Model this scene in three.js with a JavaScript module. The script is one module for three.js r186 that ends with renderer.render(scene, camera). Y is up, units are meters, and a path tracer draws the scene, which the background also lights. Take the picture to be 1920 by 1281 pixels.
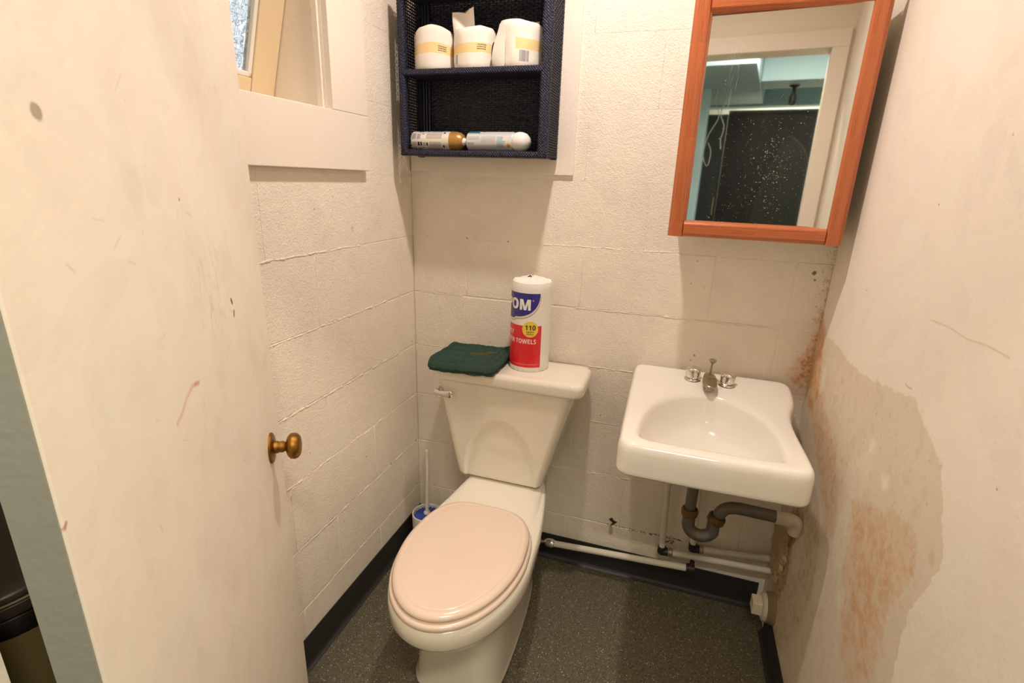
import * as THREE from 'three';
import { RoundedBoxGeometry } from 'three/addons/geometries/RoundedBoxGeometry.js';
import { mergeGeometries, mergeVertices, toCreasedNormals } from 'three/addons/utils/BufferGeometryUtils.js';
import { ImprovedNoise } from 'three/addons/math/ImprovedNoise.js';
import { RectAreaLightUniformsLib } from 'three/addons/lights/RectAreaLightUniformsLib.js';

// ---------------------------------------------------------------- camera, sky, lights, exposure
const scene = new THREE.Scene();
const renderer = new THREE.WebGLRenderer({ antialias: true });
renderer.toneMapping = THREE.LinearToneMapping;
renderer.toneMappingExposure = 1.43;
renderer.shadowMap.enabled = true;
RectAreaLightUniformsLib.init();
const camera = new THREE.PerspectiveCamera(67.23, 1920 / 1281, 0.02, 60);
camera.position.set(0.912, 1.418, 1.668);
camera.rotation.set(-0.3041, 0.306, 0.0324, 'YXZ');
scene.background = new THREE.Color().setRGB(0.95, 1.05, 1.2);          // overcast daylight outside the window
const BULB = [0.66, 2.50, 0.53];
const BULB_POWER = 3.15, BULB_COLOR = [1.0, 0.875, 0.82];
const TUBE_POWER = 145, TUBE_COLOR = [1.0, 0.9, 0.74];

// ---------------------------------------------------------------- sizes (metres; left/back corner of the room at the origin)
const ROOM_W = 1.335, CEIL = 2.62, FRONT_Z = 1.475, FRONT_T = 0.12, COURSE = 0.2032;
const DOORWAY = [0.396, 1.255, 2.012];            // left, right, top of the doorway

// ---------------------------------------------------------------- helpers
let seed = 7;
const rnd = () => { seed = (seed * 1664525 + 1013904223) >>> 0; return seed / 4294967296; };
const rr = (a, b) => a + (b - a) * rnd();
const V = (x, y, z) => new THREE.Vector3(x, y, z);
const lerp = (a, b, t) => a + (b - a) * t;
const clamp = (x, a = 0, b = 1) => Math.min(b, Math.max(a, x));
const smooth = (a, b, x) => { const t = clamp((x - a) / (b - a)); return t * t * (3 - 2 * t); };
const gauss = (x) => Math.exp(-x * x);
const perlin = new ImprovedNoise();
const used = {};
function numbered(name) {
  if (!(name in used)) { used[name] = 0; return name; }
  used[name]++; return name + '_' + String(used[name]).padStart(3, '0');
}
function shadow(m) { m.castShadow = true; m.receiveShadow = true; return m; }
function thing(name, label, category, [x, y, z] = [0, 0, 0], group) {
  const o = new THREE.Group(); o.name = numbered(name); o.position.set(x, y, z);
  o.userData = { label, category }; if (group) o.userData.group = group;
  scene.add(o); return o;
}
// a part: its geometry is written in room coordinates and moved to the parent's own
function part(parent, name, geo, mat, label) {
  const g = geo.clone ? geo : geo; let p = parent, off = V(0, 0, 0);
  while (p && p !== scene) { off.add(p.position); p = p.parent; }
  g.translate(-off.x, -off.y, -off.z);
  const m = shadow(new THREE.Mesh(g, mat)); m.name = name; if (label) m.userData.label = label;
  parent.add(m); return m;
}
function single(name, geo, mat, label, category, group) {
  const m = shadow(new THREE.Mesh(geo, mat)); m.name = numbered(name); m.userData = { label, category };
  if (group) m.userData.group = group; scene.add(m); return m;
}
function struct(name, geo, mat, label) {
  const m = shadow(new THREE.Mesh(geo, mat)); m.name = name; m.userData = { kind: 'structure', label, category: name.split('_')[0] }; scene.add(m); return m;
}
function boxUV(g) {   // uv in metres, projected along the axis each face looks along
  if (g.index) g = g.toNonIndexed();
  const p = g.attributes.position, n = g.attributes.normal, uv = new Float32Array(p.count * 2);
  for (let i = 0; i < p.count; i += 3) {
    let nx = 0, ny = 0, nz = 0;
    for (let k = 0; k < 3; k++) { nx += n.getX(i + k); ny += n.getY(i + k); nz += n.getZ(i + k); }
    nx = Math.abs(nx); ny = Math.abs(ny); nz = Math.abs(nz);
    for (let k = 0; k < 3; k++) {
      const x = p.getX(i + k), y = p.getY(i + k), z = p.getZ(i + k);
      const [u, v] = nx >= ny && nx >= nz ? [z, y] : ny >= nz ? [x, z] : [x, y];
      uv[(i + k) * 2] = u; uv[(i + k) * 2 + 1] = v;
    }
  }
  g.setAttribute('uv', new THREE.BufferAttribute(uv, 2)); return g;
}
const box = (x0, x1, y0, y1, z0, z1) => boxUV(new THREE.BoxGeometry(x1 - x0, y1 - y0, z1 - z0).translate((x0 + x1) / 2, (y0 + y1) / 2, (z0 + z1) / 2));
const rbox = (x0, x1, y0, y1, z0, z1, r = 0.003, s = 2) => boxUV(new RoundedBoxGeometry(x1 - x0, y1 - y0, z1 - z0, s, r).translate((x0 + x1) / 2, (y0 + y1) / 2, (z0 + z1) / 2));
function merge(list) {
  return mergeGeometries(list.map((g) => {
    g = g.index ? g.toNonIndexed() : g;
    for (const k of Object.keys(g.attributes)) if (!['position', 'normal', 'uv'].includes(k)) g.deleteAttribute(k);
    return g;
  }));
}
function tube(pts, r, seg = 24, rad = 14, tension = 0.5) {
  const c = new THREE.CatmullRomCurve3(pts.map((p) => (p.isVector3 ? p : V(...p))), false, 'catmullrom', tension);
  return new THREE.TubeGeometry(c, seg, r, rad, false);
}
function rod(a, b, r, r2 = r, rad = 18) {        // closed cylinder from a to b
  const A = V(...a), B = V(...b), d = B.clone().sub(A), L = d.length();
  const g = new THREE.CylinderGeometry(r2, r, L, rad, 1); g.translate(0, L / 2, 0);
  g.applyQuaternion(new THREE.Quaternion().setFromUnitVectors(V(0, 1, 0), d.normalize()));
  return g.translate(A.x, A.y, A.z);
}
function turned(profile, a, dir, rad = 28) {      // lathe with its axis from a along dir; profile is [radius, along]
  const g = new THREE.LatheGeometry(profile.map(([r, y]) => new THREE.Vector2(r, y)), rad);
  g.applyQuaternion(new THREE.Quaternion().setFromUnitVectors(V(0, 1, 0), V(...dir).normalize()));
  return g.translate(...a);
}
// skin over rings of equally many points; uv by position
function loft(rings, { capStart = false, capEnd = false, crease = 0 } = {}) {
  const n = rings[0].length, pos = [], idx = [];
  rings.forEach((r) => r.forEach((q) => pos.push(q.x, q.y, q.z)));
  for (let i = 0; i < rings.length - 1; i++) for (let j = 0; j < n; j++) {
    const a = i * n + j, b = i * n + (j + 1) % n, c = a + n, d = b + n;
    idx.push(a, b, d, a, d, c);
  }
  const cap = (ring, base, flip) => {
    const m = ring.reduce((s, q) => s.add(q), V(0, 0, 0)).multiplyScalar(1 / n), k = pos.length / 3;
    pos.push(m.x, m.y, m.z);
    for (let j = 0; j < n; j++) { const a = base + j, b = base + (j + 1) % n; flip ? idx.push(b, a, k) : idx.push(a, b, k); }
  };
  if (capStart) cap(rings[0], 0, true);
  if (capEnd) cap(rings[rings.length - 1], (rings.length - 1) * n, false);
  let g = new THREE.BufferGeometry();
  g.setAttribute('position', new THREE.Float32BufferAttribute(pos, 3)); g.setIndex(idx); g.computeVertexNormals();
  if (crease) g = toCreasedNormals(g, crease);
  return boxUV(g);
}
function extrudePath(profile, axis, from, to) {   // straight moulding: profile points [a, b] in the two other axes
  const s = new THREE.Shape(profile.map(([a, b]) => new THREE.Vector2(a, b)));
  const g = new THREE.ExtrudeGeometry(s, { depth: to - from, bevelEnabled: false, steps: 1 });
  g.translate(0, 0, from);
  if (axis === 'x') g.applyMatrix4(new THREE.Matrix4().makeBasis(V(0, 0, 1), V(0, 1, 0), V(-1, 0, 0))).scale(-1, 1, 1);
  if (axis === 'y') g.applyMatrix4(new THREE.Matrix4().makeBasis(V(1, 0, 0), V(0, 0, 1), V(0, 1, 0)));
  return g;
}
function fixWinding(g) {                          // outward faces after a mirrored transform
  g = g.index ? g.toNonIndexed() : g; const p = g.attributes.position;
  for (let i = 0; i < p.count; i += 3) {
    const b = [p.getX(i + 1), p.getY(i + 1), p.getZ(i + 1)];
    p.setXYZ(i + 1, p.getX(i + 2), p.getY(i + 2), p.getZ(i + 2)); p.setXYZ(i + 2, ...b);
  }
  g.computeVertexNormals(); return boxUV(g);
}

// ---------------------------------------------------------------- textures
const lin = (r, g, b) => new THREE.Color().setRGB(r, g, b);
function noiseTex(size, fn, { repeat = 1, srgb = false } = {}) {
  const d = new Uint8Array(size * size * 4);
  for (let y = 0; y < size; y++) for (let x = 0; x < size; x++) {
    const c = fn(x / size, y / size, x, y), i = (y * size + x) * 4;
    if (Array.isArray(c)) { d[i] = c[0]; d[i + 1] = c[1]; d[i + 2] = c[2]; } else d[i] = d[i + 1] = d[i + 2] = clamp(c) * 255;
    d[i + 3] = 255;
  }
  const t = new THREE.DataTexture(d, size, size); t.wrapS = t.wrapT = THREE.RepeatWrapping; t.magFilter = THREE.LinearFilter; t.minFilter = THREE.LinearMipmapLinearFilter;
  t.generateMipmaps = true; t.repeat.set(repeat, repeat); if (srgb) t.colorSpace = THREE.SRGBColorSpace; t.needsUpdate = true; return t;
}
function lattice(n, s) { const a = new Float32Array(n * n); let q = s; for (let i = 0; i < a.length; i++) { q = (q * 1664525 + 1013904223) >>> 0; a[i] = q / 4294967296; } return a; }
function tileNoise(n, s) {                        // value noise that tiles over 0..1
  const a = lattice(n, s);
  return (u, v) => {
    const x = u * n, y = v * n, i = Math.floor(x), j = Math.floor(y), f = x - i, g = y - j, fx = f * f * (3 - 2 * f), gy = g * g * (3 - 2 * g);
    const q = (ii, jj) => a[((jj % n + n) % n) * n + ((ii % n + n) % n)];
    return lerp(lerp(q(i, j), q(i + 1, j), fx), lerp(q(i, j + 1), q(i + 1, j + 1), fx), gy);
  };
}
function canvasTex(w, h, draw, { srgb = true, repeat = [1, 1], offset = [0, 0], clampEdge = false } = {}) {
  const c = document.createElement('canvas'); c.width = w; c.height = h; draw(c.getContext('2d'), w, h);
  const t = new THREE.CanvasTexture(c); t.wrapS = t.wrapT = clampEdge ? THREE.ClampToEdgeWrapping : THREE.RepeatWrapping;
  if (srgb) t.colorSpace = THREE.SRGBColorSpace; t.repeat.set(...repeat); t.offset.set(...offset); t.anisotropy = 8; return t;
}
const nA = tileNoise(24, 11), nB = tileNoise(80, 12), nC = tileNoise(190, 13), nD = tileNoise(8, 14);
const stippleTex = noiseTex(512, (u, v) => 0.45 * nC(u, v) + 0.35 * nB(u, v) + 0.2 * nA(u, v), { repeat: 1 / 0.32 });      // rolled paint over block
const rollerTex = noiseTex(512, (u, v) => 0.3 * nC(u, v) + 0.3 * nB(u, v) + 0.4 * nD(u, v), { repeat: 1 / 0.7 });           // brushed smooth paint

// walls: thin marks that belong to the paint (chips, specks, stains), drawn in metres
function wallCanvas(wm, hm, px, base, draw) {
  return canvasTex(Math.round(wm * px), Math.round(hm * px), (c, W, H) => {
    c.fillStyle = base; c.fillRect(0, 0, W, H);
    for (let i = 0; i < 900; i++) {               // brush patches, barely darker or lighter
      c.fillStyle = rnd() < 0.5 ? 'rgba(120,105,80,0.015)' : 'rgba(255,255,255,0.03)';
      c.beginPath(); c.ellipse(rnd() * W, rnd() * H, rr(4, 46), rr(3, 24), rnd() * 3, 0, 7); c.fill();
    }
    c.save(); c.translate(0, H); c.scale(px, -px); draw(c, px); c.restore();
  }, { repeat: [1 / wm, 1 / hm], clampEdge: true });
}
function blot(c, pts, fill, rough = 0.006, steps = 40) {   // closed outline through pts, its edge broken up by flakes
  c.fillStyle = fill; c.beginPath();
  const P = pts.map(([x, y]) => V(x, y, 0)), cur = new THREE.CatmullRomCurve3(P, true), N = pts.length * steps;
  for (let i = 0; i < N; i++) {
    const q = cur.getPoint(i / N), f = (a) => perlin.noise(q.x * 38, q.y * 38, a) + 0.6 * perlin.noise(q.x * 110, q.y * 110, a + 4) + 0.45 * perlin.noise(q.x * 320, q.y * 320, a + 8);
    const x = q.x + rough * f(3), y = q.y + rough * f(13); i ? c.lineTo(x, y) : c.moveTo(x, y);
  }
  c.closePath(); c.fill();
}
function mottle(c, pts, col, n, r0 = 0.0015, r1 = 0.009, a = 0.16) {   // the same patch as scattered spots, denser inside than at the rim
  const xs = pts.map((p) => p[0]), ys = pts.map((p) => p[1]), x0 = Math.min(...xs), x1 = Math.max(...xs), y0 = Math.min(...ys), y1 = Math.max(...ys);
  const inside = (x, y) => { let k = false; for (let i = 0, j = pts.length - 1; i < pts.length; j = i++) { const [xi, yi] = pts[i], [xj, yj] = pts[j]; if ((yi > y) !== (yj > y) && x < (xj - xi) * (y - yi) / (yj - yi) + xi) k = !k; } return k; };
  for (let i = 0; i < n; i++) {
    const x = rr(x0, x1), y = rr(y0, y1), w = 0.02 * (rnd() - 0.5); if (!inside(x + w, y + w) || perlin.noise(x * 22, y * 22, 4) + 0.5 * perlin.noise(x * 70, y * 70, 9) < rr(-0.7, 0.35)) continue;
    c.fillStyle = `rgba(${col},${rr(0.3, 1) * a})`; c.beginPath(); const r = rr(r0, r1); c.ellipse(x, y, r, r * rr(0.4, 1.2), rnd() * 3, 0, 7); c.fill();
  }
}
function speck(c, x, y, r, fill) { c.fillStyle = fill; c.beginPath(); c.ellipse(x, y, r, r * rr(0.5, 1.2), rnd() * 3, 0, 7); c.fill(); }

const PAINT = '#f6ebda';
const mapLeft = wallCanvas(FRONT_Z, CEIL, 560, PAINT, (c) => {
  for (const [z, y, r] of [[0.52, 1.33, 0.002], [0.44, 1.36, 0.0015], [0.62, 0.67, 0.002], [0.36, 0.52, 0.0025], [0.5, 0.36, 0.003], [0.21, 0.41, 0.003], [0.03, 0.83, 0.003], [0.02, 0.41, 0.004], [0.02, 0.21, 0.003]]) speck(c, z, y, r, 'rgba(90,70,45,0.7)');
  for (let i = 0; i < 60; i++) speck(c, rr(0, 1.2), rr(0.1, 1.4), rr(0.0006, 0.0016), 'rgba(120,100,70,0.5)');
  speck(c, 0.36, 1.27, 0.008, 'rgba(190,175,150,0.5)');
});
const mapBack = wallCanvas(ROOM_W, CEIL, 560, PAINT, (c) => {
  for (let i = 0; i < 70; i++) speck(c, rr(0.1, 1.3), rr(0.12, 1.5), rr(0.0006, 0.0018), 'rgba(110,90,60,0.55)');
  for (const [x, y, r] of [[0.21, 1.222, 0.003], [0.36, 1.219, 0.0025], [0.06, 1.22, 0.0015], [0.97, 1.2, 0.002], [0.96, 1.13, 0.002], [1.0, 0.9, 0.003], [0.99, 0.882, 0.0025], [1.29, 1.19, 0.005], [1.295, 1.17, 0.003], [0.72, 0.64, 0.0025]]) speck(c, x, y, r, 'rgba(95,78,50,0.75)');
  // worn joint with missing paint under the sink, and the broken-out hole in it
  for (let i = 0; i < 90; i++) speck(c, rr(0.78, 1.05), 0.203 + rr(-0.004, 0.004) - 0.0, rr(0.0008, 0.0028), 'rgba(60,48,30,0.75)');
  blot(c, [[0.783, 0.225], [0.797, 0.236], [0.805, 0.224], [0.815, 0.221], [0.806, 0.21], [0.793, 0.2], [0.797, 0.215]], 'rgba(40,34,22,0.95)', 0.004);
  blot(c, [[0.79, 0.2], [0.8, 0.2], [0.802, 0.165], [0.795, 0.16]], 'rgba(120,100,70,0.45)', 0.003);
  for (let i = 0; i < 26; i++) speck(c, 1.0 + rr(-0.012, 0.02), 0.195 + rr(-0.02, 0.016), rr(0.001, 0.004), 'rgba(70,55,32,0.7)');
  // rusty water stain in the corner above the sink
  const corner = [[1.34, 1.13], [1.322, 1.06], [1.322, 1.0], [1.297, 0.93], [1.272, 0.88], [1.285, 0.855], [1.34, 0.84]];
  blot(c, corner, 'rgba(222,172,116,0.22)', 0.012); mottle(c, corner, '205,132,70', 900, 0.0012, 0.006, 0.22);
  mottle(c, [[1.34, 1.06], [1.328, 1.0], [1.314, 0.94], [1.302, 0.87], [1.34, 0.86]], '196,116,54', 700, 0.001, 0.005, 0.28);
  mottle(c, [[1.34, 1.3], [1.318, 1.28], [1.322, 1.1], [1.34, 1.05]], '205,150,90', 500, 0.001, 0.004, 0.22);
  for (let i = 0; i < 120; i++) speck(c, 1.335 - Math.abs(rr(-0.05, 0.05)) * rnd(), rr(0.8, 1.28), rr(0.0008, 0.003), 'rgba(180,110,55,0.35)');
});
const mapRight = wallCanvas(FRONT_Z, CEIL, 560, PAINT, (c) => {      // drawn as (distance from back wall, height)
  // bare plaster where the paint has come away, with rusty water marks over it
  const bare = [[0.0, 1.075], [0.03, 1.06], [0.08, 1.035], [0.2, 1.03], [0.337, 1.025], [0.45, 1.035], [0.52, 1.05], [0.61, 1.062], [0.66, 1.075], [0.70, 1.056], [0.73, 1.045], [0.79, 1.02], [0.82, 0.99], [0.852, 0.94], [0.872, 0.9], [0.86, 0.85], [0.835, 0.77], [0.84, 0.7], [0.85, 0.62], [0.82, 0.5], [0.7, 0.3], [0.5, 0.1], [0.0, 0.02], [-0.02, 0.5], [-0.02, 0.9]];
  blot(c, bare, 'rgba(206,186,152,0.40)', 0.007);
  mottle(c, bare, '184,158,118', 2600, 0.002, 0.014, 0.12); mottle(c, bare, '236,224,200', 1500, 0.002, 0.010, 0.14);
  const rust = [[[0.52, 0.78], [0.6, 0.82], [0.70, 0.87], [0.79, 0.88], [0.815, 0.84], [0.79, 0.76], [0.775, 0.7], [0.79, 0.6], [0.75, 0.48], [0.66, 0.5], [0.58, 0.6], [0.54, 0.70]],
    [[0.0, 1.06], [0.05, 1.03], [0.09, 0.95], [0.115, 0.86], [0.09, 0.8], [0.0, 0.82]],
    [[0.12, 0.9], [0.2, 0.86], [0.3, 0.83], [0.38, 0.79], [0.44, 0.72], [0.46, 0.64], [0.41, 0.6], [0.36, 0.66], [0.22, 0.73], [0.1, 0.8]],
    [[0.05, 0.62], [0.2, 0.66], [0.36, 0.62], [0.42, 0.5], [0.4, 0.3], [0.3, 0.12], [0.05, 0.1]]];
  rust.forEach((P, k) => { blot(c, P, ['rgba(208,152,96,0.16)', 'rgba(205,136,76,0.20)', 'rgba(206,140,78,0.15)', 'rgba(150,112,66,0.12)'][k], 0.016); mottle(c, P, ['206,142,84', '200,124,62', '204,136,74', '140,100,56'][k], 1500, 0.002, 0.012, 0.13); });
  mottle(c, [[0.56, 0.75], [0.62, 0.8], [0.7, 0.82], [0.76, 0.8], [0.75, 0.72], [0.74, 0.6], [0.7, 0.55], [0.64, 0.62]], '204,136,76', 900, 0.003, 0.012, 0.13);
  // filler and flaked paint, pale
  for (const P of [
    [[0.47, 0.86], [0.55, 0.905], [0.575, 0.88], [0.56, 0.82], [0.52, 0.78], [0.47, 0.77], [0.45, 0.8]],
    [[0.49, 0.76], [0.53, 0.76], [0.555, 0.70], [0.545, 0.62], [0.52, 0.6], [0.48, 0.64], [0.47, 0.7]],
    [[0.53, 0.93], [0.555, 0.94], [0.56, 0.915], [0.535, 0.9]], [[0.62, 0.9], [0.65, 0.915], [0.655, 0.89], [0.63, 0.88]],
    [[0.12, 0.95], [0.14, 0.955], [0.15, 0.9], [0.13, 0.87]], [[0.42, 0.6], [0.48, 0.58], [0.5, 0.5], [0.45, 0.44], [0.41, 0.5]],
    [[0.22, 0.46], [0.27, 0.5], [0.3, 0.43], [0.26, 0.36], [0.22, 0.38]], [[0.58, 0.6], [0.61, 0.6], [0.60, 0.55], [0.57, 0.56]]]) { blot(c, P, 'rgba(240,230,210,0.34)', 0.009); mottle(c, P, '244,236,218', 260, 0.001, 0.006, 0.3); }
  for (let i = 0; i < 500; i++) { const z = rr(0.05, 0.82), y = rr(0.35, 1.02); speck(c, z, y, rr(0.0008, 0.004), rnd() < 0.5 ? 'rgba(242,232,212,0.30)' : 'rgba(150,110,66,0.16)'); }
  // rust running down from the drain
  const run1 = [[0.13, 0.5], [0.19, 0.52], [0.22, 0.47], [0.2, 0.4], [0.215, 0.3], [0.19, 0.2], [0.16, 0.1], [0.1, 0.12], [0.13, 0.25], [0.12, 0.38]];
  blot(c, run1, 'rgba(130,84,40,0.30)', 0.016); mottle(c, run1, '104,60,24', 1200, 0.001, 0.006, 0.32);
  mottle(c, [[0.15, 0.47], [0.2, 0.48], [0.195, 0.42], [0.17, 0.38], [0.175, 0.3], [0.15, 0.3], [0.15, 0.4]], '72,38,14', 700, 0.001, 0.005, 0.45);
  for (let i = 0; i < 200; i++) speck(c, rr(0.08, 0.24), rr(0.05, 0.52), rr(0.001, 0.004), 'rgba(110,64,28,0.4)');
  // hairline cracks
  const crack = (P, w) => { c.strokeStyle = 'rgba(140,112,80,0.6)'; c.lineWidth = w; c.beginPath(); P.forEach(([x, y], i) => (i ? c.lineTo(x, y) : c.moveTo(x, y))); c.stroke(); };
  crack([[0.637, 1.212], [0.7, 1.216], [0.76, 1.213], [0.82, 1.219], [0.87, 1.218]], 0.0008);
  crack([[0.61, 1.085], [0.625, 1.083], [0.64, 1.086]], 0.0016);
  for (const [z, y] of [[0.72, 1.5], [0.93, 1.06], [0.3, 1.2], [0.55, 1.4]]) speck(c, z, y, 0.0018, 'rgba(110,90,60,0.7)');
});
const DOOR_W = 0.728, DOOR_H = 1.99;
const mapDoor = wallCanvas(DOOR_W, 2.0, 620, PAINT, (c) => {         // (distance from hinge edge, height)
  const stroke = (P, w, col) => { c.strokeStyle = col; c.lineWidth = w; c.lineCap = 'round'; c.beginPath(); P.forEach(([x, y], i) => (i ? c.lineTo(x, y) : c.moveTo(x, y))); c.stroke(); };
  stroke([[0.312, 1.136], [0.29, 1.14], [0.265, 1.133], [0.245, 1.122], [0.227, 1.117]], 0.006, 'rgba(205,140,100,0.30)');
  stroke([[0.312, 1.136], [0.298, 1.139]], 0.005, 'rgba(200,120,80,0.40)');
  stroke([[0.503, 1.206], [0.507, 1.199]], 0.005, 'rgba(60,32,18,0.95)');
  stroke([[0.511, 1.184], [0.508, 1.177]], 0.005, 'rgba(70,38,22,0.9)');
  stroke([[0.002, 1.139], [0.005, 1.142]], 0.003, 'rgba(165,95,60,0.7)');
  for (const [x, y, r, col] of [[0.087, 1.444, 0.006, 'rgba(150,138,115,0.7)'], [0.345, 1.37, 0.0018, 'rgba(90,70,55,0.9)'], [0.60, 0.87, 0.002, 'rgba(150,120,80,0.6)'], [0.66, 0.42, 0.003, 'rgba(120,60,35,0.7)'], [0.648, 0.35, 0.0025, 'rgba(120,70,40,0.6)'], [0.632, 0.32, 0.002, 'rgba(120,70,40,0.6)']]) speck(c, x, y, r, col);
  for (let i = 0; i < 46; i++) { const x = rr(0.36, 0.46), y = 1.243 + rr(-0.05, 0.06); stroke([[x, y], [x + rr(-0.008, 0.012), y - rr(0.006, 0.028)]], rr(0.0012, 0.004), `rgba(150,142,126,${rr(0.05, 0.16)})`); }
  for (let i = 0; i < 30; i++) { const x = rr(0.05, 0.6), y = rr(0.9, 1.6); stroke([[x, y], [x + rr(-0.02, 0.02), y - rr(0.003, 0.02)]], rr(0.0008, 0.002), 'rgba(150,135,112,0.22)'); }
  stroke([[0.655, 1.55], [0.66, 1.3], [0.662, 1.05]], 0.002, 'rgba(255,250,238,0.5)');
});
const floorTex = canvasTex(1024, 1024, (c, W, H) => {                  // grey sheet flooring with mineral flecks
  c.fillStyle = '#625b49'; c.fillRect(0, 0, W, H);
  for (let i = 0; i < 20000; i++) {
    const t = rnd(); c.fillStyle = t < 0.5 ? `rgba(34,31,27,${rr(0.3, 0.8)})` : t < 0.86 ? `rgba(128,120,100,${rr(0.2, 0.6)})` : `rgba(212,205,180,${rr(0.35, 0.95)})`;
    const s = rr(1.2, 3.8); c.beginPath(); c.ellipse(rnd() * W, rnd() * H, s, s * rr(0.5, 1), rnd() * 3, 0, 7); c.fill();
  }
}, { repeat: [1 / 0.5, 1 / 0.5] });
const oakTex = (along) => canvasTex(512, 512, (c, W, H) => {
  c.fillStyle = '#c06a3c'; c.fillRect(0, 0, W, H);
  for (let i = 0; i < 700; i++) {
    const a = rnd() * W, L = rr(40, 400), s = rnd() * H, dark = rnd() < 0.65;
    c.strokeStyle = dark ? `rgba(120,46,18,${rr(0.06, 0.28)})` : `rgba(235,150,96,${rr(0.05, 0.22)})`; c.lineWidth = rr(0.6, 2.6); c.beginPath();
    for (let k = 0; k <= 8; k++) { const q = s + L * k / 8, b = a + 5 * perlin.noise(q / 90, a / 40, 1) + 2.5 * Math.sin(q / 60 + a); along === 'y' ? (k ? c.lineTo(b, q) : c.moveTo(b, q)) : (k ? c.lineTo(q, b) : c.moveTo(q, b)); }
    c.stroke();
  }
}, { repeat: [1 / 0.22, 1 / 0.22] });

// ---------------------------------------------------------------- materials
const std = (o) => new THREE.MeshStandardMaterial(o);
const phys = (o) => new THREE.MeshPhysicalMaterial(o);
const M = {
  wallLeft: std({ map: mapLeft, bumpMap: stippleTex, bumpScale: 0.0016, roughness: 0.62 }),
  wallBack: std({ map: mapBack, bumpMap: stippleTex, bumpScale: 0.0016, roughness: 0.62 }),
  wallRight: std({ map: mapRight, bumpMap: rollerTex, bumpScale: 0.0006, roughness: 0.6 }),
  paint: std({ color: '#f6ebda', bumpMap: rollerTex, bumpScale: 0.0006, roughness: 0.5 }),
  trimPaint: std({ color: '#f6ebdb', bumpMap: rollerTex, bumpScale: 0.0006, roughness: 0.45 }),
  door: std({ map: mapDoor, bumpMap: rollerTex, bumpScale: 0.0003, roughness: 0.45 }),
  shadedDoorEdge: std({ color: '#9f9d92', bumpMap: rollerTex, bumpScale: 0.0008, roughness: 0.5 }),  // white door paint greyed: the shade on this edge is in the colour
  ceiling: std({ color: '#f6ead6', roughness: 0.8 }),
  floor: std({ map: floorTex, roughness: 0.5, bumpMap: stippleTex, bumpScale: 0.0004 }),
  cove: std({ color: '#2b2927', roughness: 0.5 }),
  china: phys({ color: '#f3ead9', roughness: 0.12, clearcoat: 0.6, clearcoatRoughness: 0.05 }),
  sinkChina: phys({ color: '#f4eee2', roughness: 0.1, clearcoat: 0.7, clearcoatRoughness: 0.04 }),
  seat: phys({ color: '#f1dac6', roughness: 0.22, clearcoat: 0.4, clearcoatRoughness: 0.12 }),
  chrome: std({ color: '#e6e4de', metalness: 1, roughness: 0.09 }),
  dullChrome: std({ color: '#a89f86', metalness: 1, roughness: 0.28, bumpMap: stippleTex, bumpScale: 0.0003 }),
  brass: std({ color: '#966c30', metalness: 1, roughness: 0.25, bumpMap: stippleTex, bumpScale: 0.0002 }),
  wicker: std({ color: '#161930', roughness: 0.42 }),
  wickerPost: std({ color: '#171a35', roughness: 0.42, bumpMap: noiseTex(256, (u, v) => { const a = Math.abs(Math.sin(Math.PI * (u * 6 + v * 6))), b = Math.abs(Math.sin(Math.PI * (u * 6 - v * 6))); return 0.5 * a + 0.35 * b + 0.3 * nB(u, v); }, { repeat: 1 / 0.045 }), bumpScale: 0.003 }),
  oakV: phys({ map: oakTex('y'), roughness: 0.35, clearcoat: 0.35, clearcoatRoughness: 0.2 }),
  oakH: phys({ map: oakTex('x'), roughness: 0.35, clearcoat: 0.35, clearcoatRoughness: 0.2 }),
  enamel: std({ color: '#cfccbf', roughness: 0.35 }),
  greyPipe: std({ color: '#77736c', metalness: 0.75, roughness: 0.38, bumpMap: stippleTex, bumpScale: 0.0006 }),
  nut: std({ color: '#7d6536', metalness: 0.85, roughness: 0.38, bumpMap: stippleTex, bumpScale: 0.0006 }),
  whitePipe: std({ color: '#e6dfcd', roughness: 0.42, bumpMap: stippleTex, bumpScale: 0.0005 }),
  blackFitting: std({ color: '#211a14', roughness: 0.5 }),
  plug: std({ color: '#e4d6ba', roughness: 0.55, bumpMap: stippleTex, bumpScale: 0.0006 }),
  putty: std({ color: '#bda57c', roughness: 0.85, bumpMap: stippleTex, bumpScale: 0.003 }),
  whitePlastic: std({ color: '#eeeae2', roughness: 0.35 }),
  bluePlastic: std({ color: '#2a4a9c', roughness: 0.4 }),
  paper: std({ color: '#f3ece0', roughness: 0.9 }),
  tissue: std({ color: '#f0e9dc', roughness: 0.95 }),
  towel: std({ color: '#1d4a37', roughness: 0.95 }),
  sash: std({ color: '#e6cfa8', roughness: 0.4 }),
  bead: std({ color: '#efe9dc', roughness: 0.45 }),
  concrete: std({ color: '#8f9396', roughness: 0.9, bumpMap: stippleTex, bumpScale: 0.003 }),
  bluePaint: std({ color: '#b2d0dc', roughness: 0.55, bumpMap: rollerTex, bumpScale: 0.001 }),
  outerWall: std({ color: '#dfe2cf', roughness: 0.7, bumpMap: stippleTex, bumpScale: 0.0015 }),
  outerFloor: std({ color: '#6d6a62', roughness: 0.7 }),
  locker: std({ color: '#2c3236', roughness: 0.5 }),
  cord: std({ color: '#a9aeac', roughness: 0.5 }),
  binBody: std({ color: '#75683f', roughness: 0.5 }),
  binLid: std({ color: '#3b3026', roughness: 0.4 }),
  binSeam: std({ color: '#8a7a52', roughness: 0.5 }),
  binBag: std({ color: '#0d0b0a', roughness: 0.35 }),
};

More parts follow.
